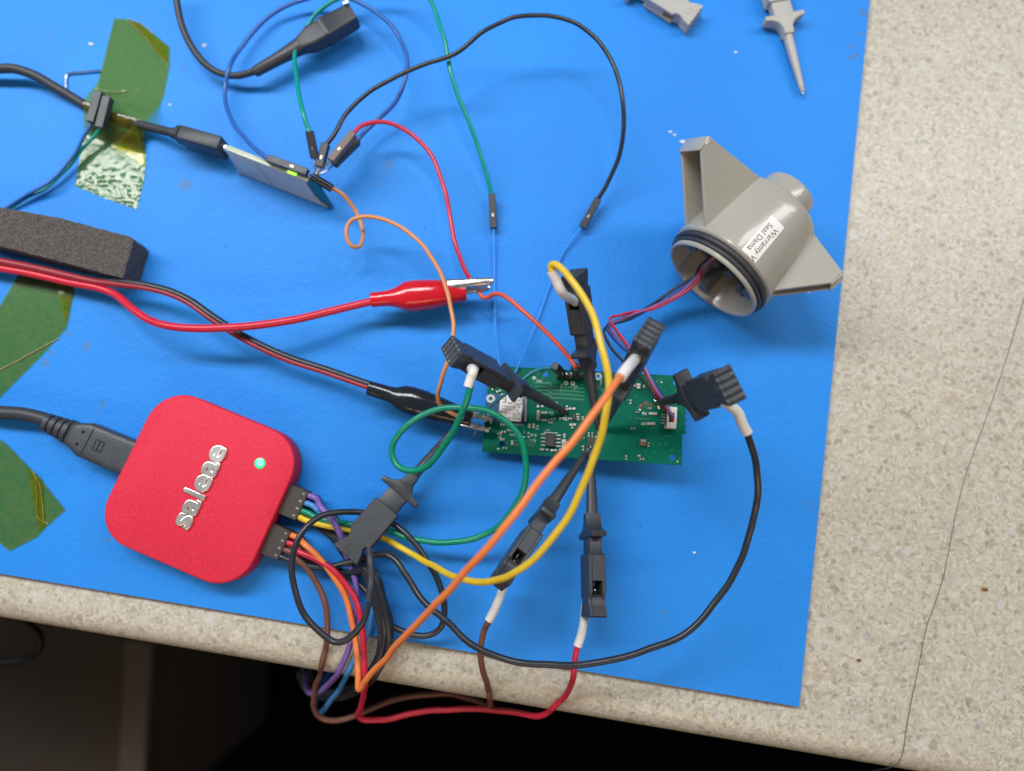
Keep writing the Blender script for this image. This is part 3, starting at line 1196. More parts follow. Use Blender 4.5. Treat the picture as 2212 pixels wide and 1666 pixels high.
gw = wire(h1, start(F1, l1, 2) + PT(c6, [(400, 396, 7), (540, 425, 7), (640, 445, 7), (850, 482, 8), (950, 520, 9), (1100, 545, 10), (1250, 545, 12), (1400, 508, 14), (1500, 450, 17)]) +
          PT(ID, [(1122, 1075, 22), (1137, 1010, 26), (1128, 955, 28), (1098, 915, 29), (1050, 888, 29), (990, 880, 28), (925, 892, 26), (873, 925, 24), (848, 968, 22),
                  (855, 1003, 22), (885, 1018, 24), (925, 1004, 28), (962, 960, 34), (990, 910, 40), (1006, 868, 44), (1014, 836, 46), (1019, 818, 46)]), 'green_wire', label='green wire')
slotA = FA @ V((9.4, 3.2, 0))
sleeve(gw, PT(ID, [(1011, 836, 46), (1017, 817, 46.5), (1022, 803, 47)]) + [slotA + V((-1, -.6, 2.2)), slotA])
yw = wire(h1, start(F1, l1, 3) + PT(c6, [(400, 430, 6.5), (540, 460, 6), (640, 480, 5.5), (800, 520, 6), (900, 572, 8), (1000, 632, 11), (1150, 720, 22), (1280, 770, 32), (1400, 785, 40), (1500, 768, 46)]) +
          PT(ID, [(1100, 1243, 49), (1160, 1200, 53), (1225, 1115, 56), (1275, 1015, 59), (1306, 910, 62), (1314, 840, 63), (1300, 745, 63), (1266, 655, 62), (1225, 595, 60),
                  (1200, 572, 58), (1190, 574, 56.5), (1193, 590, 56)]), 'yellow_wire', label='yellow wire')
slotB = FB @ V((9.5, 2.6, 0))
sleeve(yw, PT(ID, [(1191, 586, 56), (1200, 603, 55), (1213, 630, 53)]) + [slotB + (P(1213, 630, 53) - slotB) * .3, slotB])
BK = [(700, 720, 7), (770, 900, 7), (812, 1080, 5), (796, 1230, 2), (735, 1345, 0), (690, 1400, -10), (610, 1450, -24), (470, 1482, -40), (352, 1440, -54), (318, 1350, -62)]


def bundle(h, F, ln, i, dx, dy, dz, mid):
    wire(h, start(F, ln, i, -1) + PT(c6, mid + [(x + dx, y + dy * (.4 + .6 * k / 9), max(z, 2.4 if k < 3 else -99) + dz) for k, (x, y, z) in enumerate(BK)]), 'black_wire', label='black wire')


bundle(h1, F1, l1, 0, 10, 14, 0, [(430, 350, 4), (520, 412, 4), (600, 540, 4)])
bundle(h1, F1, l1, 1, -14, 4, 2, [(430, 400, 3), (530, 500, 3), (620, 610, 4)])
bundle(h1, F1, l1, 2, -30, -12, 0, [(430, 440, 3), (510, 520, 3), (600, 640, 3)])
bundle(h1, F1, l1, 3, -6, -34, 3, [(420, 470, 3), (500, 530, 3), (590, 650, 3)])
# lower plug
ow = wire(h2, start(F2, l2, 0) + PT(c6, [(330, 570, 9), (440, 668, 9), (512, 770, 8), (570, 880, 7), (605, 1000, 6), (626, 1120, 5), (640, 1260, 6), (646, 1380, 7), (650, 1434, 7), (662, 1432, 8), (690, 1385, 11),
                                         (800, 1262, 21), (1000, 1040, 41), (1250, 770, 58), (1500, 496, 68)]) +
          PT(ID, [(1180, 1022, 71), (1265, 918, 72), (1320, 842, 69), (1345, 808, 64)]), 'orange_wire', label='bright orange wire')
slotC = FC @ V((9.4, 3.0, 0))
pC = slotC + FC.col[1].xyz * 6
sleeve(ow, PT(ID, [(1340, 816, 65), (1352, 799, 63)]) + [slotC + (P(1360, 790, 60) - slotC) * .55, slotC], r=1.6)
rw = wire(h2, start(F2, l2, 1) + PT(c6, [(290, 600, 8), (380, 645, 9), (480, 705, 9), (560, 785, 8), (620, 875, 8), (657, 980, 8), (672, 1080, 7), (679, 1200, 6), (686, 1350, 6), (682, 1450, -4), (658, 1552, -18),
                                         (652, 1598, -25), (690, 1624, -27), (800, 1620, -28), (900, 1600, -28), (1000, 1575, -27), (1150, 1557, -26), (1300, 1556, -25)]) +
          PT(c7, [(300, 1560, -22), (450, 1590, -18), (530, 1598, -14), (600, 1560, -8), (690, 1465, 2), (730, 1370, 9), (742, 1260, 12), (755, 1190, 13), (764, 1160, 13)]), 'red_wire', label='red wire')
tF = FF @ V((1.0, 3.2, -2.0))
sleeve(rw, PT(c7, [(758, 1176, 13), (775, 1130, 13), (792, 1060, 13), (800, 1010, 12), (805, 930, 9)]))
bw = wire(h2, start(F2, l2, 2) + PT(c6, [(270, 640, 7), (340, 702, 6), (410, 820, 5), (455, 930, 5), (465, 1050, 4), (448, 1180, 0), (420, 1320, -14), (386, 1450, -26), (378, 1550, -34), (420, 1606, -38), (520, 1620, -40),
                                         (640, 1590, -42), (770, 1530, -44), (900, 1490, -46), (1050, 1468, -48), (1200, 1468, -46), (1330, 1488, -40), (1420, 1525, -30), (1446, 1530, -20), (1440, 1490, -12)]) +
          PT(c7, [(208, 1400, 2), (182, 1285, 8), (175, 1185, 11), (194, 1085, 14), (226, 1015, 16)]), 'brown_wire', label='brown wire')
sleeve(bw, PT(c7, [(224, 1018, 16), (255, 960, 17), (285, 890, 18), (305, 840, 16), (320, 780, 12)]), r=1.4)
kw = wire(h2, start(F2, l2, 3) + PT(c6, [(260, 660, 6.5), (350, 690, 6), (480, 695, 6), (640, 660, 7), (740, 630, 11), (820, 625, 14), (880, 660, 15), (940, 750, 16), (1000, 850, 17), (1080, 940, 18), (1200, 1040, 19)]) +
          PT(c7, [(100, 1150, 20), (250, 1230, 21), (400, 1272, 22), (600, 1286, 22), (800, 1285, 22), (1000, 1250, 22), (1190, 1195, 22)]) +
          PT(ID, [(1480, 1368, 22), (1550, 1295, 24), (1602, 1205, 27), (1631, 1105, 32), (1636, 1020, 38), (1624, 962, 43), (1611, 928, 46)]), 'black_wire', r=1.05, label='long black wire')
sl = sleeve(kw, PT(ID, [(1615, 937, 45.5), (1604, 917, 46.5), (1594, 892, 48), (1578, 877, 49), (1562, 866, 49), (1545, 850, 47)]), r=1.55)
g = G()
q = P(1569, 872, 50.6)
g.text('0', 1.9, frame(q, (P(1578, 862, 50.6) - P(1562, 884, 50.6)).normalized(), camv(q)), ext=.05)
g.build('printed_digit', M['print'], sl, smooth=0)
lw_ = wire(h2, start(F2, l2, 0, -1) + PT(c6, [(330, 600, 3.2), (450, 680, 3), (600, 760, 3), (730, 880, 4), (770, 990, 6), (800, 1030, 6), (830, 1045, 6), (900, 1080, 6), (1000, 1108, 6.5), (1080, 1104, 7), (1140, 1062, 8), (1166, 980, 9), (1156, 870, 10), (1110, 740, 10),
                                             (1040, 620, 10), (950, 510, 10), (870, 442, 9), (760, 392, 8.5), (650, 370, 9.5), (540, 366, 13), (430, 390, 16), (340, 450, 18), (280, 540, 19),
                                             (250, 650, 19), (250, 760, 19), (280, 890, 19), (340, 1010, 18), (420, 1100, 18), (500, 1143, 18), (570, 1138, 19), (640, 1080, 20), (690, 1000, 21), (712, 910, 21)]), 'black_wire', label='looped black wire')
sleeve(lw_, PT(c6, [(713, 895, 21), (722, 830, 21), (727, 760, 20.5), (722, 660, 20), (716, 590, 18)]), 'black_rubber', r=1.15)
bundle(h2, F2, l2, 1, 22, -8, 4, [(330, 640, 3), (450, 690, 3), (580, 730, 4)])
bundle(h2, F2, l2, 2, 34, -26, 2, [(320, 660, 3), (440, 700, 3), (580, 760, 3)])

# ------------------------------------------------------------------ jumper wires, usb stick and probe
c2 = crop(600, 0, .5403)
c2b = crop(1300, 900, .5425)


def dupont(t, a, b, m='black', up=(0, 0, 1), wd=2.5, notch=True):
    d = b - a
    F = frame((a + b) / 2, d, up)
    g = G()
    g.box((d.length, wd, wd), F, bev=.18, seg=1)
    o = g.build('connector_housing', M[m], t)
    if notch:
        g = G()
        g.box((1.1, .55, .06), F @ Matrix.Translation((d.length * .12, 0, wd / 2 + .03)))
        g.build('contact_window', M['tinned'], o)
    return F


def pin(t, pts, r=.36):
    g = G()
    g.tube(pts, r, 8)
    g.build('pin', M['tinned'], t)


JR = .78
joint = P(*c2(1218, 1292), 16)
# blue loop
t = thing('jumper_wire', P(590, 345, 0), 'dark blue jumper wire making a wide loop under the probe', 'jumper wire', 'jumper wires')
a, b = PT(c2, [(868, 1172, 18), (1160, 1278, 18)])
dupont(t, a, b)
a2, b2 = PT(c2, [(1528, 1042, 9), (1352, 1215, 13)])
dupont(t, a2, b2)
pin(t, [b2, P(*c2(1290, 1265), 15), joint])
wire(t, [b.lerp(a, .95)] + PT(c2, [(780, 1105, 16), (690, 1010, 13), (600, 890, 9), (556, 760, 6), (550, 640, 5.6), (575, 520, 7.0), (640, 390, 5), (750, 245, 4), (880, 115, 4), (1000, 40, 5), (1150, -15, 6),
                                   (1320, -30, 7), (1460, -8, 8), (1600, 50, 9), (1750, 170, 10), (1855, 310, 11), (1895, 450, 12), (1880, 590, 12), (1810, 740, 11), (1700, 860, 9), (1600, 955, 8.5)]) + [a2.lerp(b2, .05)], 'jumper_blue', JR)
# green
t = thing('jumper_wire', P(1060, 420, 0), 'green jumper wire running from the top edge to a black connector', 'jumper wire', 'jumper wires')
a, b = PT(c2, [(1172, 968, 22), (1212, 1170, 18)])
dupont(t, a, b, wd=2.6)
pin(t, [b, P(*c2(1212, 1215), 17.5), joint])
a2, b2 = P(1062.5, 421, 4), P(1066, 494, 2.4)
dupont(t, a2, b2)
wire(t, [b.lerp(a, .95)] + PT(c2, [(1130, 860, 23), (1100, 720, 21), (1075, 560, 17), (1062, 440, 13), (1085, 330, 7), (1140, 220, 5), (1220, 110, 6), (1330, 20, 8), (1450, -40, 10)]) +
     PT(ID, [(800, -45, 12), (870, -40, 14), (922, -10, 16), (945, 40, 17), (963, 100, 18), (975, 160, 17), (1000, 235, 14), (1030, 310, 10), (1050, 375, 6.5)]) + [a2.lerp(b2, .05)], 'jumper_green', JR)
# black
t = thing('jumper_wire', P(1290, 430, 0), 'black jumper wire arching over the mat to a connector near the sensor', 'jumper wire', 'jumper wires')
a, b = PT(c2, [(1292, 1062, 18), (1248, 1235, 17)])
dupont(t, a, b, wd=2.6)
pin(t, [b, joint])
a2, b2 = P(1292, 430, 5), P(1258, 492, 2.6)
dupont(t, a2, b2)
wire(t, [b.lerp(a, .95)] + PT(ID, [(722, 290, 18), (750, 245, 17), (790, 205, 17), (850, 168, 18), (920, 138, 19), (985, 115, 21), (1040, 72, 22), (1100, 42, 22), (1170, 33, 22), (1240, 48, 22), (1295, 90, 22), (1332, 155, 21),
                                   (1347, 235, 19), (1343, 310, 15), (1320, 380, 9)]) + [a2.lerp(b2, .05)], 'black_wire', JR)
# red to the alligator clip
t = thing('jumper_wire', P(960, 400, 0), 'red jumper wire from a brown connector to the red alligator clip', 'jumper wire', 'jumper wires')
a, b = PT(c2, [(1497, 985, 16), (1330, 1190, 17)])
dupont(t, a, b, 'brown_housing', wd=2.6)
pin(t, [b, P(*c2(1270, 1235), 16.5), joint], .5)
wire(t, [b.lerp(a, .95)] + PT(c2, [(1560, 930, 15), (1650, 905, 14)]) + PT(ID, [(845, 268, 13), (890, 290, 12), (930, 335, 12), (957, 400, 12), (972, 470, 13), (987, 540, 13), (1008, 590, 12), (1016, 602, 11.5)]), 'red_wire', JR)
g = G()
g.tube(PT(ID, [(1015, 600, 11.5), (1019, 607, 11.2), (1022, 613, 11)]), .5, 8)
g.tube(PT(ID, [(1016, 600, 12), (1021, 607, 11.6), (1025, 613, 11)]), .25, 6)
g.build('bare_strand', M['tinned'], t)
# tan curl to the black alligator clip
t = thing('jumper_wire', P(900, 520, 0), 'tan orange jumper wire with a curl, ending at the black alligator clip', 'jumper wire', 'jumper wires')
a, b = PT(c2, [(1188, 1300, 16.5), (1340, 1392, 14)])
g = G()
g.tube([a, b], 1.45, 14)
g.build('connector_housing', M['black_gloss'], t)
pin(t, [P(*c2(1160, 1278), 18), a])
wire(t, [a.lerp(b, .95)] + PT(c2, [(1420, 1440, 12), (1490, 1530, 9)]) + PT(ID, [(775, 468, 8), (785, 505, 9), (777, 534, 11), (761, 532, 13), (749, 508, 14.5), (754, 480, 15), (775, 471, 15), (820, 473, 15), (870, 495, 16), (915, 532, 18),
                                                                                (950, 590, 22), (970, 650, 25), (979, 705, 27), (974, 765, 27), (955, 815, 24), (946, 852, 20), (953, 877, 16), (975, 894, 14), (1000, 903, 12)]), 'tan_wire', .72)
# two short jumpers crossing the taped cable
for nm, m, ca, cb, path in (('blue', 'jumper_blue', (738, 685, 7.5), (676, 908, 6.8), [(600, 1050, 5), (520, 1180, 4), (430, 1285, 4), (330, 1370, 4), (200, 1440, 3), (60, 1525, 2), (-80, 1600, 2)]),
                            ('green', 'jumper_green', (800, 722, 6.8), (742, 950, 6.2), [(660, 1040, 4), (600, 1110, 3), (530, 1200, 2.6), (440, 1300, 2), (330, 1390, 1.6), (200, 1462, 1.6), (60, 1545, 1.2), (-80, 1620, 1.2)])):
    a, b = PT(c1, [ca, cb])
    t = thing('jumper_wire', (b.x, b.y, 0), 'short %s jumper wire, its black connector resting on the taped cable' % nm, 'jumper wire', 'jumper wires')
    dupont(t, a, b, wd=3.0, notch=False)
    wire(t, [b.lerp(a, .05)] + PT(c1, path), m, .62)
# usb cable to the stick
t = thing('usb_cable', P(300, 265, 0), 'black usb cable held down by amber tape, plugged into the usb stick', 'cable')
g = G()
g.tube(PT(c1, [(-160, 520, 5), (0, 508, 6), (100, 508, 6), (250, 555, 5), (400, 640, 3.6), (560, 735, 2.2), (660, 795, 1.9), (830, 862, 1.9), (950, 897, 2.2), (1070, 930, 4), (1200, 962, 6), (1310, 990, 8)]), [1.75, 1.75, 1.7, 1.65], 14)
g.build('cable', M['black_rubber'], t)
a, b = PT(c1, [(1345, 1002, 9), (1650, 1088, 9.5)])
FU = frame(a, b - a)
g = G()
lu = (b - a).length
g.loft([(-4, 1.9, 1.9, 2.4), (-1.5, 2.1, 2.4, 2.6), (-1.4, 2.5, 3.5, 4), (.2, 2.5, 4, 5)], FU)
g.build('strain_relief', M['black_rubber'], t)
g = G()
g.box((lu, 5.2, 9.5), FU @ Matrix.Translation((lu / 2, 0, -1)), bev=.7)
g.build('plug', M['black'], t)
g = G()
g.box((2.2, 2.2, 6.0), FU @ Matrix.Translation((lu + .6, 0, -1.8)), bev=.4)
g.build('plug_tip', M['silver'], t)
# the stick itself, standing on its long edge
A, B_, C_, D_ = P(491, 324, 15), P(681, 398, 15.5), P(515, 372, .4), P(701, 433, .4)
xd = (B_ - A).normalized()
dn = (C_ - A) - xd * (C_ - A).dot(xd)
FS = frame(A, xd, xd.cross(dn) * -1)
if (FS @ V((0, 0, 1)) - A).dot(camv(A)) < 0:
    FS = frame(A, xd, xd.cross(dn))
ys = dn.dot(FS.col[1].xyz)
sg = 1 if ys > 0 else -1
SLn, SWd = (B_ - A).length, dn.length
t = thing('usb_stick', (A + D_) / 2 * 1 - V((0, 0, (A.z + D_.z) / 2)), 'pale usb stick standing on edge with a small green light', 'usb stick')
g = G()
sh = (C_ - A).dot(xd)
bd = [(-1, 0), (SLn + .5, 0), (SLn + 3.2, sg * SWd), (sh * .7, sg * SWd)]
g.prism(bd if sg < 0 else bd[::-1], -1.3, -.2, FS, bev=.1)
g.build('circuit_board', M['dongle_pcb'], t)
g = G()
arc = [(SLn - 3.6, 0), (SLn - 3.4, sg * SWd * .3), (SLn - 2.4, sg * SWd * .6), (SLn - .6, sg * SWd * .85), (SLn + 1.6, sg * SWd)]
cv_ = [(-.6, 0)] + arc + [(sh * .7, sg * SWd)]
g.prism(cv_ if sg > 0 else cv_[::-1], -.18, .35, FS, bev=.12)
g.build('cover', M['dongle_face'], t)
g = G()
g.box((.25, SWd * .9, .06), FS @ Matrix.Translation((SLn * .36, sg * SWd * .5, .36)) @ Matrix.Rotation(R(-14 * sg), 4, 'Z'))
g.build('cover_seam', M['grey_dark'], t)
g = G()
g.box((SLn * .93, 1.2, 2.0), FS @ Matrix.Translation((SLn * .46, -sg * .35, -.5)), bev=.35)
g.build('rim', M['dongle_rim'], t)
g = G()
p = P(632, 371.5, 16.4)
g.box((3.0, 1.4, .9), frame(p, xd), bev=.2)
g.build('status_light', M['led_small'], t)

# oscilloscope probe
t = thing('probe', P(700, 75, 0), 'black tapered probe with a thick cable, lying at the top', 'probe')
g = G()
g.tube(PT(c2, [(170, -150, 10), (192, 0, 9), (222, 160, 8), (285, 315, 7), (395, 465, 6), (515, 542, 5.5), (640, 558, 6), (775, 525, 7.5)]), 1.25, 12)
g.build('cable', M['black_rubber'], t)
a, b = PT(c2, [(768, 532, 7.5), (1505, 115, 9)])
FP = frame(a, b - a)
lp = (b - a).length
g = G()
g.loft([(-.3, 1.5, 1.5, 2.2), (.3, 1.9, 1.9, 2.2), (lp * .25, 2.2, 2.2, 2.3), (lp * .44, 2.8, 2.7, 2.6), (lp * .46, 2.9, 2.8, 3)], FP)
g.build('strain_relief', M['black'], t)
g = G()
g.loft([(lp * .44, 2.30, 2.21, 3), (lp * .46, 2.58, 2.46, 5), (lp * .57, 3.96, 3.40, 7), (lp * .68, 4.05, 3.48, 7), (lp * .70, 3.96, 3.40, 7)], FP, seg=40)
g.build('probe_body', M['black'], t)
g = G()
g.loft([(lp * .685, 4.14, 3.65, 7), (lp * .70, 4.42, 3.91, 7), (lp * .73, 4.42, 3.91, 7), (lp * .74, 4.14, 3.65, 7), (lp * .97, 3.68, 3.40, 8), (lp, 3.40, 3.15, 8)], FP, seg=40)
g.build('nose_cap', M['black'], t)
g = G()
g.box((2.4, 1.8, 2.2), FP @ Matrix.Translation((lp * .985, 3.2, 3.6)), bev=.4)
g.build('metal_tip', M['silver'], t)
# bent header pin
g = G()
g.tube(PT(c1, [(485, 668, .6), (486, 600, .6), (490, 560, .6), (508, 545, .6), (600, 535, .7), (738, 522, .7)]), .42, 8, 5)
g.build('bent_pin', M['silver'], label='bent silver pin lying on the mat left of the upper tape', cat='pin')

# ------------------------------------------------------------------ foam
t = [P(*c5(x, y), 11) for x, y in ((-260, 0), (0, 50), (420, 122), (960, 265), (984, 300), (905, 572), (600, 490), (0, 332), (-260, 270))]
g = G()
b = bmesh.new()
fv = [b.verts.new((p.x, p.y, 11)) for p in t]
f = b.faces.new(fv)
r = bmesh.ops.extrude_face_region(b, geom=[f])
for e in r['geom']:
    if isinstance(e, bmesh.types.BMVert):
        e.co.z = .2
bmesh.ops.recalc_face_normals(b, faces=list(b.faces))
bmesh.ops.triangulate(b, faces=list(b.faces))
for _ in range(5):
    es = [e for e in b.edges if e.calc_length() > 2.2]
    if not es:
        break
    bmesh.ops.subdivide_edges(b, edges=es, cuts=1)
    bmesh.ops.triangulate(b, faces=[f for f in b.faces if len(f.verts) > 3])
for v in b.verts:
    if v.co.z > .5:
        v.co += V((noise.noise(v.co * .9), noise.noise(v.co * .9 + V((9, 0, 0))), noise.noise(v.co * .7 + V((0, 9, 0))))) * .28
g.bm(b)
g.build('foam_block', M['foam'], label='charcoal foam block beside the red cable at left', cat='foam block', smooth=45)

# ------------------------------------------------------------------ red and black test lead with alligator clips
t = thing('test_lead', P(240, 620, 0), 'red and black test lead splitting towards two alligator clips', 'test lead')
rp = PT(c5, [(-220, 455, 6), (0, 498, 6), (200, 532, 6), (500, 600, 6), (740, 648, 7), (850, 692, 8), (980, 800, 11), (1100, 880, 13), (1250, 925, 15), (1450, 942, 16), (1700, 935, 16)]) + PT(ID, [(545, 704, 15), (640, 690, 13), (720, 671, 11), (800, 652, 10), (830, 646, 10)])
g = G()
g.tube(rp, 1.35, 14)
g.build('red_conductor', M['red_lead'], t)
bp_ = PT(c5, [(-220, 402, 7), (0, 446, 7), (250, 495, 7), (500, 553, 7), (700, 596, 7.6), (850, 615, 9), (1050, 640, 11), (1250, 690, 12), (1400, 762, 12), (1550, 870, 12), (1700, 968, 11)]) + PT(ID, [(543, 743, 10), (620, 778, 9), (700, 804, 9), (796, 837, 10), (815, 842, 10)])
sp_ = spline(bp_, 8)
g = G()
g.tube(sp_, [1.35, 1.3, .95, .9, .9, .9], 12, smooth=False)
g.build('red_stripe', M['dull_red'], t)
off = []
for i, p in enumerate(sp_):
    d = (sp_[min(i + 1, len(sp_) - 1)] - sp_[max(i - 1, 0)]).normalized()
    s = V((-d.y, d.x, 0)).normalized()
    k = min(1, max(0, (i - 28) / 14))
    off.append(p + s * (.3 + .8 * k) + V((0, 0, -1.1 + .9 * k)))
g = G()
g.tube(off, 1.2, 12, smooth=False)
g.build('black_conductor', M['black_wire'], t)

# red alligator clip
a, b = PT(c2b, [(328, 545, 10), (1028, 478, 9.5)])
FR = frame(a, b - a)
lr = (b - a).length
t = thing('alligator_clip', ((a + b) / 2).to_2d().to_3d(), 'red insulated alligator clip biting two bare wire ends', 'alligator clip', 'alligator clips')
g = G()
wpx = .5425 / 12.3
rb = [(0, 48), (4, 52), (60, 52), (130, 55), (190, 72), (260, 104), (320, 108), (420, 103), (520, 92), (620, 78), (690, 70), (699, 66)]
g.loft([(x / 700 * lr, h * wpx * 1.1, h * wpx * 1.0, 2.4) for x, h in rb], FR, seg=32)
g.build('boot', M['red_boot'], t)
g = G()
g.loft([(lr - 6, 2.2, 1.2, 3, .4), (lr + 1, 1.5, 1.1, 3, .5), (lr + 8.2, 1.35, 1.0, 3, .5), (lr + 9.4, 1.1, .8, 2.6, .4), (lr + 9.8, .6, .4, 2.4, .2)], FR @ Matrix.Translation((0, 1.9, 2.0)), seg=20)
g.build('jaw', M['silver'], t)
g = G()
g.loft([(lr - 6, 2.2, 1.2, 3), (lr + 1, 1.7, 1.0, 3), (lr + 7.2, 1.4, .9, 3), (lr + 8.2, .8, .5, 2.6)], FR @ Matrix.Translation((0, 1.0, -1.6)), seg=20)
g.build('jaw', M['jaw'], t)
# black alligator clip
a, b = PT(c2b, [(308, 1190, 10), (1065, 1425, 8)])
FK = frame(a, b - a)
lk = (b - a).length
t = thing('alligator_clip', ((a + b) / 2).to_2d().to_3d(), 'black insulated alligator clip with toothed jaws beside the circuit board', 'alligator clip', 'alligator clips')
g = G()
kb = [(0, 44), (5, 50), (60, 52), (150, 54), (200, 62), (260, 92), (330, 100), (430, 98), (540, 88), (650, 74), (750, 62), (786, 58), (792, 54)]
g.loft([(x / 792 * lk, h * wpx * 1.12, h * wpx * 1.0, 2.4) for x, h in kb], FK, seg=32)
g.build('boot', M['black_gloss'], t)
for s in (1, -1):
    g = G()
    pr = [(lk - 5, 0), (lk - 5, 2.0), (lk + 4, 2.3), (lk + 6.8, 1.5), (lk + 7.2, .5), (lk + 6.6, .2), (lk + 5.6, 1.0), (lk + 4.6, .1), (lk + 3.6, 1.1), (lk + 2.6, .2), (lk + 1.6, 1.1), (lk + .6, .2)]
    q = [(x, y * s + s * .35) for x, y in pr]
    g.prism(q if s < 0 else q[::-1], -1.4, 1.4, FK @ Matrix.Rotation(R(5 * s), 4, 'Z') if False else FK, bev=.25)
    g.box((11, .5, 3.6), FK @ Matrix.Translation((lk + 1.4, s * 2.55, 0)) @ Matrix.Rotation(R(-4 * s), 4, 'Z'), bev=.15)
    g.build('jaw', M['jaw'], t)
g = G()
g.tube([FK @ V((lk + 2.2, -1.4, 1.5)), FK @ V((lk + 2.6, -3.2, 1.3)), FK @ V((lk + 2.2, -5.0, .6))], .13, 6)
g.build('bare_strand', M['copper'], t)

# ------------------------------------------------------------------ circuit board
def zp(x, y=0):
    return 4.2 + 9.5 * (x - 1057) / 427


def PB(x, y, dz=0):
    p = P(x, y, zp(x))
    return p + V((0, 0, dz))


cB = crop(1900, 1440, .15609)
cC = crop(1900, 1660, .13562)
cD = crop(2140, 1440, .1561)
cE = crop(2140, 1660, .13562)
cF = crop(2440, 1500, .22808)
ux = (PB(1473, 1005) - PB(1041, 976)).normalized()
uy0 = (PB(1057, 790) - PB(1041, 976)).normalized()
un = ux.cross(uy0).normalized()
uy = un.cross(ux)
SX = 1 / ((P(1200, 900, 7) - P(1201, 900, 7)).length)     # grid units per mm on the board


def BF(x, y, dz=0, rot=0):
    F = frame(PB(x, y) + un * dz, ux, un)
    return F @ Matrix.Rotation(R(rot), 4, 'Z')


board = thing('circuit_board', PB(1262, 893) - V((0, 0, 5)), 'green circuit board with chips, white connector and probing clips', 'circuit board')


def board_base():
    jag = [cF(1215, 1010), cF(1262, 1008), cF(1290, 985), cF(1262, 930), cF(1292, 880), cF(1258, 830), cF(1290, 760), cF(1262, 700), cF(1288, 640), cF(1280, 560), cF(1292, 470), cF(1290, 440)]
    outl = [(1041, 976), (1473, 1005)] + jag + [(1484, 813), (1057, 790)]
    o = [PB(*p) for p in outl]
    hol = []
    for (hx, hy), r in ((cB(1740, 330), 1.0), (cF(1115, 105), 1.1), (cF(1055, 1420), 1.15), (cC(740, 820), 1.05), (cD(1400, 380), .55), (cD(1560, 385), .6)):
        c = PB(hx, hy)
        hol.append([c + ux * (r * math.cos(2 * math.pi * k / 20)) + uy * (r * math.sin(2 * math.pi * k / 20)) for k in range(20)])
    loops = [o] + hol
    flat = [p for l in loops for p in l]
    tri = tessellate_polygon(loops)
    n = len(flat)
    fs = [list(t_) for t_ in tri] + [[i + n for i in t_][::-1] for t_ in tri]
    k = 0
    for l in loops:
        m = len(l)
        for i in range(m):
            j = (i + 1) % m
            fs.append([k + i, k + j, n + k + j, n + k + i])
        k += m
    g = G()
    g.add(flat + [p - un * 1.6 for p in flat], fs)
    g.build('board', M['pcb'], board, smooth=0)


board_base()
g = G()
for hx, hy, r in ((*cD(1400, 380), 1.25), (*cD(1560, 385), 1.3)):
    F = BF(hx, hy)
    g.lathe([(0, r * .46), (.06, r * .5), (.06, r * .98), (0, r)], 24, F @ Matrix.Rotation(R(-90), 4, 'Y'))
for hx, hy, r in ((*cD(735, 555), .75), (*cD(910, 565), .75), (*cB(1465, 255), .6), (*cB(1460, 425), .6), (*cC(1150, 390), .65), (*cC(1140, 535), .65)):
    F = BF(hx, hy)
    g.lathe([(0, r * .4), (.05, r * .5), (.05, r * .98), (0, r)], 20, F @ Matrix.Rotation(R(-90), 4, 'Y'))
g.build('ring_pads', M['silk'], board, label='pale ring-shaped test pads')


def strip(g, pts, wd, z=.035):
    for (x0, y0), (x1, y1) in zip(pts, pts[1:]):
        a, b = PB(x0, y0), PB(x1, y1)
        F = frame((a + b) / 2 + un * z, b - a, un)
        g.box(((b - a).length + wd * .6, wd, .05), F)


def traces(pl, wd, m, z, name):
    g = G()
    for p in pl:
        strip(g, p, wd, z)
    g.build(name, M[m], board, smooth=0)


tl = []
for dy in (0, 95, 190, 290):
    y = 545 + dy
    tl.append([cD(-80 + dy * .3, y), cD(300, y + 10), cD(385, y + 95), cD(800, y + 115), cD(1200, y + 150)])
traces(tl, .34, 'trace', .03, 'trace')
g_l = [[cD(x, y + 48) if False else (cD(x, y)) for x, y in ((-40, 590 + d), (300, 600 + d), (380, 690 + d), (1230, 745 + d))] for d in (0, 95, 190, 290)]
traces(g_l, .22, 'gap', .028, 'trace_gap')
traces([[cE(500, 0), cE(510, 250), cE(440, 340)], [cE(720, 350), cE(900, 350)], [cD(620, 1020), cD(610, 1500)], [cC(960, 870), cC(1700, 870)], [cC(960, 800), cC(1720, 810)], [cC(960, 740), cC(1690, 745)],
        [cF(340, 765), cF(640, 775)], [cF(390, 700), cF(640, 710)], [cF(820, 345), cF(1030, 330)], [cC(560, 380), cC(530, 1000)]], .3, 'gap', .03, 'trace_gap')
tr2 = [[cD(1470 + i * 70, 560 + i * 40), cD(1560 + i * 60, 700 + i * 40), cD(1800, 720 + i * 70)] for i in range(4)]
tr2 += [[cD(1560 + i * 45, 1200), cD(1600 + i * 42, 1640)] for i in range(5)]
tr2 += [[cC(990, 835), cC(1700, 845)], [cC(1010, 770), cC(1720, 778)], [cF(400, 735), cF(660, 745)], [cC(1000, 700), cC(1700, 706)]]
traces(tr2, .25, 'trace', .032, 'trace')


def comp(name, c, x0, y0, x1, y1, h, m, bev=.12, rot=0, dz=0, parent=None):
    ax, ay = c(x0, y0)
    bx_, by_ = c(x1, y1)
    cx, cy = (ax + bx_) / 2, (ay + by_) / 2
    F = BF(cx, cy, h / 2 + dz, rot)
    g = G()
    g.box((abs(bx_ - ax) / SX, abs(by_ - ay) / SX, h), F, bev=bev, seg=1)
    return g.build(name, M[m], parent or board)


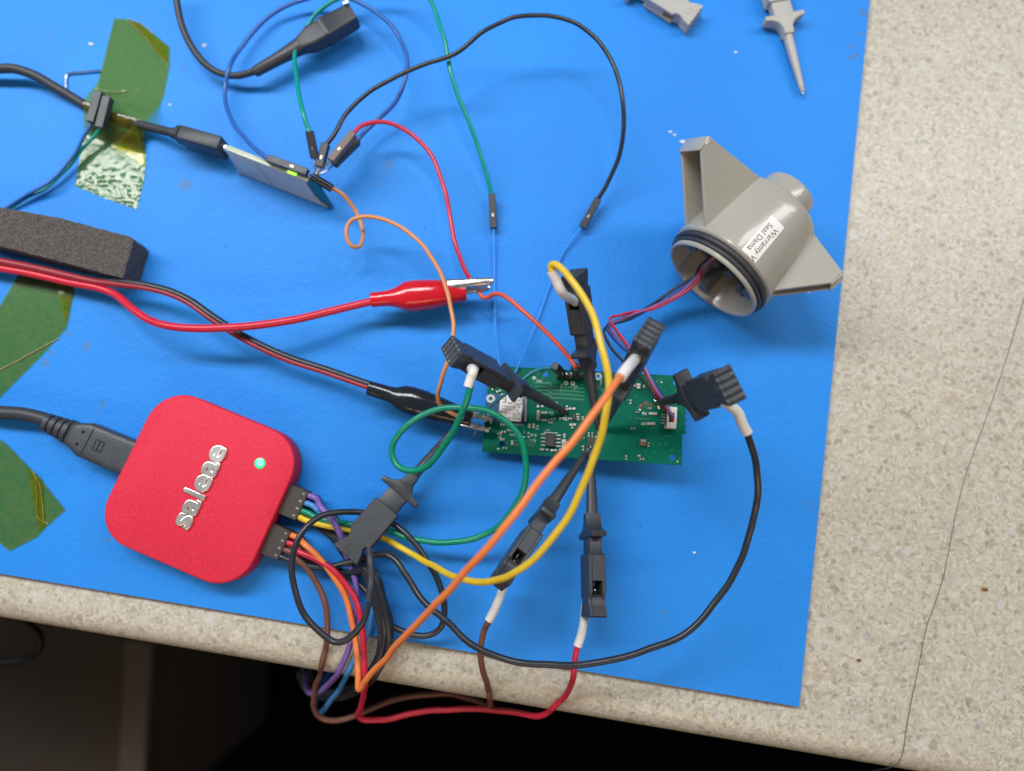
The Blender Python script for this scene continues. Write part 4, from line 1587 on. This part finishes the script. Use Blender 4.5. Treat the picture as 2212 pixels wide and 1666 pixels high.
def two_pad(name, c, x0, y0, x1, y1, h=.7, m='ceramic'):
    """chip component with a tinned cap at each end of its long side"""
    o = comp(name, c, x0, y0, x1, y1, h, m)
    lw, hh = abs(x1 - x0), abs(y1 - y0)
    if lw > hh:
        for s in (x0, x1 - lw * .28):
            comp('end_cap', c, s - lw * .04, y0 - hh * .04, s + lw * .32, y1 + hh * .04, h + .05, 'tinned', .08, parent=o)
    else:
        for s in (y0, y1 - hh * .28):
            comp('end_cap', c, x0 - lw * .04, s - hh * .04, x1 + lw * .04, s + hh * .32, h + .05, 'tinned', .08, parent=o)
    return o


# radio module with its shield can
comp('module_board', cB, 255, 850, 1275, 1575, .8, 'module_blue', .05)
can_c = [cB(620, 872), cB(1195, 888), cB(1165, 1555), cB(578, 1508)]
cpts = [PB(*p) for p in can_c]
cc = sum(cpts, V()) / 4
FCAN = BF(sum(p[0] for p in can_c) / 4, sum(p[1] for p in can_c) / 4, 0, -2.0)
cw = ((cpts[1] - cpts[0]).length + (cpts[2] - cpts[3]).length) / 2
ch = ((cpts[3] - cpts[0]).length + (cpts[2] - cpts[1]).length) / 2
g = G()
g.prism(rrect(cw, ch, .6, 4), .75, 2.4, FCAN, bev=.2)
can = g.build('shield_can', M['can'], board)
g = G()
TZ = 2.42
T180 = FCAN @ Matrix.Rotation(R(180), 4, 'Z')


def ptxt(s, px, py, size):
    # px, py as fractions of the can seen upside down
    g.text(s, size, T180 @ Matrix.Translation((px * cw, py * ch, TZ)), ext=.02)


ptxt('Model: BL652-SA', 0, .41, 1.05)
ptxt('1.02         A1', -.02, .30, .8)
ptxt('FCC ID: SQGBL652', 0, .20, .95)
ptxt('IC: 3147A-BL652', .06, .08, .9)
ptxt('201-180015', .1, -.04, 1.0)
ptxt('C', .02, -.30, 3.4)
ptxt('E', .30, -.30, 3.2)
Fm = T180 @ Matrix.Translation((-.30 * cw, -.30 * ch, TZ - .02)) @ Matrix.Rotation(R(-90), 4, 'Y')
g.lathe([(0, 1.35), (.05, 1.37), (.05, 1.55), (0, 1.57)], 28, Fm)
g.box((2.4, .2, .05), T180 @ Matrix.Translation((-.30 * cw, -.30 * ch, TZ)) @ Matrix.Rotation(R(20), 4, 'Z'))
ptxt('R', -.36, -.06, 1.2)
g.build('printed_text', M['print'], can, smooth=0)
for i in range(12):
    comp('solder_pad', cB, 1215, 860 + i * 58, 1290, 860 + i * 58 + 36, .95, 'tinned', .1)
for i in range(9):
    comp('solder_pad', cC, 700 + i * 78, 175, 700 + i * 78 + 44, 280, .3, 'tinned', .1)
for i in range(8):
    a = 2 * math.pi * i / 8
    comp('antenna_pad', cB, 335 + 85 * math.cos(a), 930 + 80 * math.sin(a), 395 + 85 * math.cos(a), 990 + 80 * math.sin(a), .9, 'silk', .05)
for i in range(6):
    comp('solder_pad', cB, 320 + i * 62, 600 + i * 32 + (i % 2) * 60, 370 + i * 62, 650 + i * 32 + (i % 2) * 60, .5, 'tinned', .1)
comp('antenna_chip', cB, 290, 1230, 380, 1390, 1.3, 'jst', .1)
# chips
ch1 = comp('chip', cE, 252, 495, 548, 885, 1.5, 'chip', .15)
for i in range(4):
    comp('lead', cE, 110, 500 + i * 107, 262, 545 + i * 107, .55, 'tinned', .1, parent=ch1)
    comp('lead', cE, 540, 530 + i * 107, 705, 575 + i * 107, .55, 'tinned', .1, parent=ch1)
comp('chip_outline', cE, 205, 462, 600, 488, .06, 'silk', 0)
ch2 = comp('chip', cE, 1472, 620, 1850, 915, 1.5, 'chip', .15)
for i in range(4):
    comp('lead', cE, 1492 + i * 104, 575, 1545 + i * 104, 640, .6, 'tinned', .1, parent=ch2)
    comp('lead', cE, 1472 + i * 104, 905, 1525 + i * 104, 990, .6, 'tinned', .1, parent=ch2)
comp('chip_outline', cE, 1432, 600, 1452, 940, .06, 'silk', 0)
ch3 = comp('chip', cD, 905, 1350, 1000, 1505, 1.0, 'chip', .1)
for i in range(3):
    comp('lead', cD, 1005, 1340 + i * 62, 1085, 1375 + i * 62, .4, 'tinned', .08, parent=ch3)
    comp('lead', cD, 690, 1380 + i * 52, 770, 1410 + i * 52, .4, 'tinned', .08)
# small two-terminal components
two_pad('capacitor', cD, 0, 1270, 82, 1510, 1.3)
two_pad('capacitor', cE, 735, 682, 862, 960, 1.3)
for nm, c, x0, y0, x1, y1, m in (
        ('capacitor', cD, 120, 1285, 265, 1345, 'ceramic'), ('capacitor', cD, 110, 1475, 260, 1530, 'ceramic'), ('capacitor', cD, 0, 1010, 55, 1180, 'resistor'), ('resistor', cD, 100, 1030, 165, 1170, 'resistor'),
        ('capacitor', cD, 815, 1185, 975, 1240, 'ceramic'), ('capacitor', cD, 840, 1590, 990, 1645, 'ceramic'), ('resistor', cD, 800, 1440, 885, 1495, 'resistor'), ('resistor', cD, 1140, 1410, 1190, 1500, 'ceramic'),
        ('capacitor', cE, 960, 215, 1140, 275, 'ceramic'), ('resistor', cE, 405, 965, 580, 1025, 'ceramic'), ('resistor', cE, 150, 950, 320, 1005, 'resistor'), ('capacitor', cE, 850, 735, 905, 870, 'ceramic'),
        ('resistor', cC, 1520, 210, 1580, 345, 'ceramic'), ('resistor', cC, 1640, 210, 1710, 345, 'ceramic'), ('resistor', cC, 1370, 430, 1420, 500, 'resistor'), ('resistor', cE, 1320, 860, 1385, 1000, 'resistor'),
        ('resistor', cE, 1490, 470, 1550, 560, 'resistor'), ('resistor', cE, 1595, 470, 1650, 560, 'resistor'), ('resistor', cF, 640, 630, 780, 675, 'ceramic'), ('resistor', cF, 600, 805, 740, 850, 'ceramic'),
        ('capacitor', cF, 420, 130, 485, 215, 'ceramic'), ('capacitor', cF, 540, 150, 600, 205, 'resistor'), ('resistor', cE, 1360, 600, 1400, 660, 'ceramic')):
    two_pad(nm, c, x0, y0, x1, y1, .65, m)
for c, x, y in ((cC, 1385, 605), (cC, 1520, 605), (cC, 1520, 485), (cC, 625, 960), (cF, 1140, 1490), (cF, 485, 585), (cF, 860, 105)):
    q = PB(*c(x, y))
    g = G()
    g.ball(q, .42, (1, 1, .5), 2)
    g.build('solder_blob', M['tinned'], board)
o = comp('solder_pad', cF, 470, 1095, 592, 1215, .9, 'flux', .1)
comp('metal_lug', cF, 490, 1105, 585, 1150, 1.2, 'tinned', .1)
q = [PB(*cF(x, y)) for x, y in ((520, 520), (600, 470), (690, 500), (640, 560))]
g = G()
for i, p in enumerate(q):
    g.ball(p, .9 - i * .1, (1.2, 1, .25), 2)
g.build('burnt_flux', M['flux'], board)
comp('solder_pad', cF, 620, 540, 690, 575, .45, 'silver', .1)
g = G()
g.tube([PB(*cF(735, 410), .4), PB(*cF(780, 490), .9), PB(*cF(815, 565), .3)], .4, 8)
g.build('loose_lead', M['tinned'], board)
# silkscreen writing, upside down as in the photograph
g = G()
for s, c, x, y, size, rot in (('C3', cE, 405, 110, 1.5, 180), ('U3', cE, 325, 405, 1.2, 180), ('CX2', cE, 1025, 370, 1.5, 180), ('R7', cE, 795, 590, 1.4, 90), ('R2', cE, 680, 1015, 1.4, 180), ('R4', cE, 45, 965, 1.4, 180), ('C5', cE, 1225, 965, 1.5, 180),
                              ('C2', cD, 360, 1325, 1.3, 180), ('C4', cC, 1780, 320, 1.3, 90), ('R10', cC, 1665, 540, 1.3, 180), ('R11', cC, 1645, 690, 1.3, 180), ('TP9', cC, 970, 385, 1.2, 180), ('TP7', cC, 1020, 525, 1.0, 180), ('TPS', cD, 60, 490, 1.3, 180),
                              ('TP8', cD, 635, 660, 1.2, 90), ('TP2', cD, 985, 680, 1.2, 90), ('TP3', cD, 1425, 545, 1.2, 90), ('TP4', cD, 1640, 540, 1.2, 90), ('R8', cF, 560, 645, 1.4, 180), ('R9', cF, 545, 825, 1.4, 180), ('CX3', cD, 1190, 1265, 1.3, 90),
                              ('U4', cE, 1270, 760, 1.2, 90), ('TP1', cB, 1020, 370, 1.2, 180), ('ASSY', cC, 690, 555, 1.2, 90)):
    g.text(s, size, BF(*c(x, y), .03, rot), ext=.015)
g.build('silkscreen_text', M['silk'], board, smooth=0)
g = G()
for k in range(150):
    x, y = random.uniform(1060, 1470), random.uniform(800, 995)
    if y < 795 + (x - 1057) * .054 or y > 968 + (x - 1041) * .067 or (1080 < x < 1140 and 850 < y < 920):
        continue
    F = BF(x, y)
    g.lathe([(0, .08), (.04, .1), (.04, .24), (0, .26)], 8, F @ Matrix.Rotation(R(-90), 4, 'Y'))
g.build('via_dots', M['trace'], board, kind='stuff', smooth=0)
for k in range(26):
    x, y = random.choice([(random.uniform(1150, 1240), random.uniform(865, 985)), (random.uniform(1075, 1150), random.uniform(925, 980)), (random.uniform(1340, 1420), random.uniform(830, 990))])
    w_, h_ = random.choice([(9, 5), (5, 9), (7, 4)])
    two_pad('resistor', ID, x, y, x + w_, y + h_, .55, random.choice(['ceramic', 'resistor', 'resistor']))
# header with loose pins
hd = comp('pin_header', cD, 490, 330, 1190, 455, 2.4, 'chip', .12)
for i in range(6):
    x, y = cD(560 + i * 112, 385)
    F = BF(x, y, 2.4)
    g = G()
    g.box((.64, .64, 3.6), F @ Matrix.Translation((0, 0, 1.4)), bev=.08, seg=1)
    g.build('pin', M['tinned'], hd)
# white connector with the four sensor wires
jc = [cF(942, 560), cF(1110, 560), cF(1100, 915), cF(960, 915)]
x0, y0 = cF(1028, 738)
FJ = BF(x0, y0, 0, -1)
jw, jh = 160 * .12366 / SX, 360 * .12366 / SX
g = G()
for bx0, by0, sx, sy, hh in ((0, jh * .36, jw, jh * .28, 3.4), (0, -jh * .36, jw, jh * .28, 3.4), (-jw * .40, 0, jw * .2, jh * .46, 3.4), (jw * .36, 0, jw * .28, jh * .46, 3.4), (0, 0, jw * .8, jh * .46, .8)):
    g.box((sx, sy, hh), FJ @ Matrix.Translation((bx0, by0, hh / 2 + .01)), bev=.1, seg=1)
g.build('white_connector', M['jst'], board)
for i in range(4):
    comp('lead', cF, 850, 655 + i * 50, 925, 680 + i * 50, .5, 'tinned', .1)
comp('anchor_tab', cF, 898, 845, 955, 915, .8, 'tinned', .1)

# leads on the header
hp1 = P(*cD(480, 150), zp(1200) + 9)
hq1 = P(*cD(640, 330), zp(1200) + 3)
t = thing('header_lead', (hq1.x, hq1.y, zp(1200)), 'teal wire from a black header connector to the black alligator clip', 'jumper wire', 'leads on the board header')
dupont(t, hp1 + (hp1 - hq1).normalized() * 1.2, hq1, wd=2.5)
wire(t, [hq1.lerp(hp1, .9)] + PT(ID, [(1186, 795, 17), (1168, 797, 16), (1150, 805, 15.5), (1125, 826, 15), (1096, 848, 14), (1070, 868, 12), (1046, 888, 10), (1030, 903, 8)]), 'teal_wire', .62)
hp2 = P(*cD(985, 130), zp(1240) + 12)
hq2 = P(*cD(1010, 330), zp(1240) + 3)
t = thing('header_lead', (hq2.x, hq2.y, zp(1240)), 'red-orange wire from the red alligator clip down to the board header', 'jumper wire', 'leads on the board header')
dupont(t, hp2, hq2, wd=2.6)
wire(t, [hq2.lerp(hp2, .92), hp2.lerp(hq2, -.05)] + PT(c2b, [(1800, 990, 20), (1740, 915, 20), (1600, 762, 20), (1450, 630, 19), (1340, 540, 17), (1270, 505, 15), (1225, 502, 13), (1190, 522, 11), (1155, 527, 10), (1132, 505, 9.5), (1125, 488, 9)]), 'red_orange_wire', .78)
# two thin blue wires
for pts, lb in (([(1065.5, 488, 2.6), (1067, 520, 2.0), (1068, 560, 1.2), (1068, 600, 1.0), (1068, 650, 1.2), (1070, 700, 2.5), (1076, 760, 6), (1080, 793, 7.5), (1082, 803, 6)], 'thin straight blue wire from the green jumper down to the board'),
                ([(1260, 488, 2.8), (1240, 512, 2.2), (1215, 550, 1.2), (1190, 610, 1.0), (1172, 660, 1.2), (1145, 730, 3), (1120, 790, 7), (1108, 815, 7.5), (1104, 822, 6)], 'thin blue wire slanting from the black jumper to the board')):
    g = G()
    g.tube([P(*p) for p in pts], .38, 8)
    g.build('thin_wire', M['thin_blue'], label=lb, cat='wire', group='thin blue wires')

# ------------------------------------------------------------------ grey sensor housing
c4b = crop(2500, 450, .5701)
so = P(*c4b(632, 1118), 19.2)
sb = P(*c4b(1085, 610), 19.2)
FX = frame(so, sb - so)
sen = thing('sensor_housing', (so + sb).to_2d().to_3d() / 2, 'grey round sensor housing with two fins, lying on its side', 'sensor housing')
g = G()
g.lathe([(22, 0), (22, 14.8), (-3, 15.9), (-3.7, 16.3), (-3.8, 16.8), (-3.4, 17.2), (1.4, 17.3), (1.4, 18.2), (1.9, 18.8), (3.2, 18.9), (14, 18.0), (24, 17.0), (27.6, 16.5), (28.6, 16.1), (29.1, 15.4), (29.8, 10), (29.8, 0)], 72, FX)
g.build('shell', M['grey_abs'], sen, smooth=38)
for a0, r0, rm in ((-1.6, 17.25, .75), (.2, 17.6, .95)):
    g = G()
    prof = [(a0 + rm * math.cos(2 * math.pi * k / 12), r0 + rm * math.sin(2 * math.pi * k / 12)) for k in range(13)]
    g.lathe(prof, 72, FX)
    g.build('seal_ring', M['black_rubber'], sen, smooth=60)
g = G()
g.lathe([(29, 9.5), (37.0, 9.4), (37.9, 9.1), (38.2, 8.5), (38.2, 7.2), (37.6, 6.9), (37.6, 0)], 48, FX)
g.lathe([(29.6, 10.5), (30.4, 10.0), (31.0, 9.45)], 48, FX)
g.build('end_stub', M['grey_abs'], sen, smooth=38)


def fin(side, phi, k=1.0, hw=5.5):
    rd = V((0, side * math.cos(R(phi)), math.sin(R(phi))))
    F = FX @ Matrix(((1, 0, 0, 0), (0, rd.y, -rd.z, 0), (0, rd.z, rd.y, 0), (0, 0, 0, 1)))
    # local: x along the axis, y outwards, z sideways
    g = G()
    tri = [(1.8, 16.5), (16.2, 37.2), (21.2, 38.0), (28.4, 14.6)]
    tri = [(x, 16.5 + (y - 16.5) * k) for x, y in tri]
    for z in (-hw, hw - 1.1):
        g.prism(tri[::-1], z, z + 1.1, F, bev=.2, seg=1)
    a, b = V((20.9, 16.5 + 21.1 * k)), V((28.1, 14.8))
    d = (b - a)
    m_ = (a + b) / 2
    ang = math.atan2(d.y, d.x)
    g.box((d.length, 1.0, hw * 2 - .8), F @ Matrix.Translation((m_.x - .45, m_.y - .2, 0)) @ Matrix.Rotation(ang, 4, 'Z'), bev=.15, seg=1)
    g.box((5.4, .8, hw * 2 + .2), F @ Matrix.Translation((18.4, 16.5 + 21.5 * k, 0)) @ Matrix.Rotation(R(9), 4, 'Z'), bev=.4)
    g.build('fin', M['grey_abs'], sen, smooth=35)


SIDE = 1 if (FX @ V((0, 1, 0)) - so).x < 0 else -1
fin(SIDE, 32)
fin(-SIDE, 19, .70, 2.4)
# things inside the open end
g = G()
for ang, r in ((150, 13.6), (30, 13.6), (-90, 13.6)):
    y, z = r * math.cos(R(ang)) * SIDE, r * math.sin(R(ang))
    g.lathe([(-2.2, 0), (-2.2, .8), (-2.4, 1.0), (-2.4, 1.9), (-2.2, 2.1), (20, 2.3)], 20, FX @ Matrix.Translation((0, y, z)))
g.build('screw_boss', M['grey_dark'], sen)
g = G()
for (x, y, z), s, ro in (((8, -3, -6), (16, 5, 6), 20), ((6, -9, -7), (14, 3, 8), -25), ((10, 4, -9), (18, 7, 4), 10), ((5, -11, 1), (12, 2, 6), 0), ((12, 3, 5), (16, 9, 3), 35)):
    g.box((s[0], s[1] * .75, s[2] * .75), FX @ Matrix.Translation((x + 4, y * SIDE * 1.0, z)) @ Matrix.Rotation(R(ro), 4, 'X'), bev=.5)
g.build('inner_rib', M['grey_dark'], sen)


def on_shell(a, ang, lift):
    r = 18.9 - max(0, a - 3) * .0825 + lift
    return FX @ V((a, -SIDE * r * math.sin(ang), r * math.cos(ang)))


A0 = R(11)
g = G()
vs, fs = [], []
nu, nv = 18, 8
for i in range(nu + 1):
    for j in range(nv + 1):
        a = 2.4 + 15.6 * i / nu
        th = A0 + (j / nv - .5) * 6.0 / 18.6
        vs.append(on_shell(a, th, .09))
for i in range(nu):
    for j in range(nv):
        k = i * (nv + 1) + j
        fs.append([k, k + 1, k + nv + 2, k + nv + 1])
g.add(vs, fs)
lab = g.build('warranty_label', M['sticker'], sen, label='white warranty sticker')
g = G()
for s, dv in (('Warranty V', 1.25), ('Seal Dama', -1.35)):
    g.text(s, 2.75, lambda p, dv=dv: on_shell(15.6 - p.x, A0 + (p.y + dv) / 18.6, .14 + p.z * .3), ext=.01, align='LEFT')
g.build('printed_text', M['print'], lab, smooth=0)

# four wires from the sensor to the white connector
c3 = crop(2200, 1000, .48025)
inn = FX @ V((12, 1.5 * SIDE, 3))
t = thing('sensor_wires', P(1330, 690, 0), 'four thin sensor wires, black, blue, purple and red, running to the board', 'wire bundle')
mid_ = FX @ V((2, 2.0 * SIDE, -6))
ends = [(985, 1372), (1000, 1385), (1008, 1375), (1002, 1392)]
for i, (m, path) in enumerate((
        ('black_wire', [(1185, 200, 14), (1090, 272, 12), (960, 355, 10), (800, 462, 10), (640, 560, 13), (520, 600, 15), (440, 640, 17), (428, 680, 18), (478, 790, 18), (590, 915, 18), (740, 1062, 18), (850, 1205, 17), (940, 1310, 15)]),
        ('navy_wire', [(1195, 215, 14), (1105, 295, 12), (975, 380, 10), (810, 478, 10), (660, 560, 12), (540, 592, 14), (470, 608, 16), (462, 650, 17), (530, 745, 17), (640, 840, 18), (755, 960, 19), (850, 1110, 19), (940, 1270, 16)]),
        ('plum_wire', [(1205, 220, 14), (1120, 300, 12), (990, 390, 10), (820, 470, 11), (660, 530, 13), (540, 580, 15), (482, 606, 17), (490, 650, 17), (570, 740, 18), (665, 840, 19), (757, 962, 20.5), (836, 1105, 20.5), (930, 1268, 17.6)]),
        ('red_wire', [(1212, 225, 14.5), (1135, 310, 12.5), (1010, 400, 11), (830, 478, 11), (680, 505, 13), (560, 535, 16), (490, 550, 18), (480, 580, 18.5), (540, 670, 18.5), (640, 800, 19), (742, 962, 18), (828, 1116, 17.5), (925, 1280, 15)]))):
    wire(t, [inn + V((i * .8, i * .6, 0)), P(*c3(1232 + i * 5, 120 + i * 6), 14)] + PT(c3, path) + [P(*c3(*ends[i]), zp(1450) + 3.4), P(*c3(ends[i][0] + 2, ends[i][1] + 6), zp(1450) + 1.2)], m, .5)

# ------------------------------------------------------------------ loose wire and debris
c8 = crop(2900, 1800, .7633)
g = G()
g.tube([P(2250, 520, 1), P(2214, 640, 2), P(2166, 800, 4)] + PT(c8, [(1285, 0, 4), (1240, 130, 4), (1195, 300, 4), (1160, 480, 4), (1122, 665, 3.5), (1075, 810, 3), (1040, 905, 2.5), (1000, 1100, 2.5), (960, 1290, 2), (930, 1450, 2),
                                                           (913, 1570, 1.5), (890, 1622, 0), (840, 1650, -8), (760, 1664, -22)]), .17, 8)
g.build('loose_wire', M['dull_wire'], label='fine bare silver wire trailing across the speckled bench', cat='wire')
for (x, y), r, z, m, nm, lb, ct in (
        ((1590, 113), 1.0, 0, 'fleck', 'solder_fleck', 'shiny fleck on the mat left of the long grey clip nose', 'fleck'),
        ((1500, 1194), .8, 0, 'fleck', 'solder_fleck', 'shiny fleck on the mat between the red-wire clip and the long black wire', 'fleck'),
        ((1447, 285), 1.0, 0, 'fleck', 'solder_fleck', 'upper white fleck on the mat above the grey sensor', 'fleck'),
        ((1457, 292), .9, 0, 'fleck', 'solder_fleck', 'middle white fleck on the mat above the grey sensor', 'fleck'),
        ((1475, 307), 1.5, 0, 'fleck', 'solder_fleck', 'largest white fleck on the mat above the grey sensor', 'fleck'),
        ((441, 98), 1.2, 0, 'fleck', 'solder_fleck', 'pale fleck on the mat beside the probe cable', 'fleck'),
        ((367, 226), .8, 0, 'fleck', 'solder_fleck', 'tiny pale fleck right of the upper tape', 'fleck'),
        ((197, 96), 1.4, 0, 'fleck', 'solder_fleck', 'pale fleck left of the upper tape', 'fleck'),
        ((1746, 631), .9, 0, 'fleck', 'solder_fleck', 'pale fleck under the grey sensor, below its seal ring', 'fleck'),
        ((2127, 1274), 1.5, -2.2, 'resin', 'resin_fleck', 'brown resin fleck on the bench right of the fine wire', 'fleck'),
        ((1855, 1426), 1.2, -2.2, 'resin', 'resin_fleck', 'brown resin fleck on the bench left of the fine wire', 'fleck')):
    p = P(x, y, z)
    g = G()
    b = bmesh.new()
    bmesh.ops.create_icosphere(b, subdivisions=2, radius=r * .55)
    for v in b.verts:
        k = 1 + .7 * noise.noise(v.co * 2.2 + V((x, y, 0)))
        v.co = V((p.x + v.co.x * k * 1.3, p.y + v.co.y * k * .8, z + max(0, v.co.z * .5 * k) + .02))
    g.bm(b)
    g.build(nm, M[m], label=lb, cat=ct, group='flecks of debris')
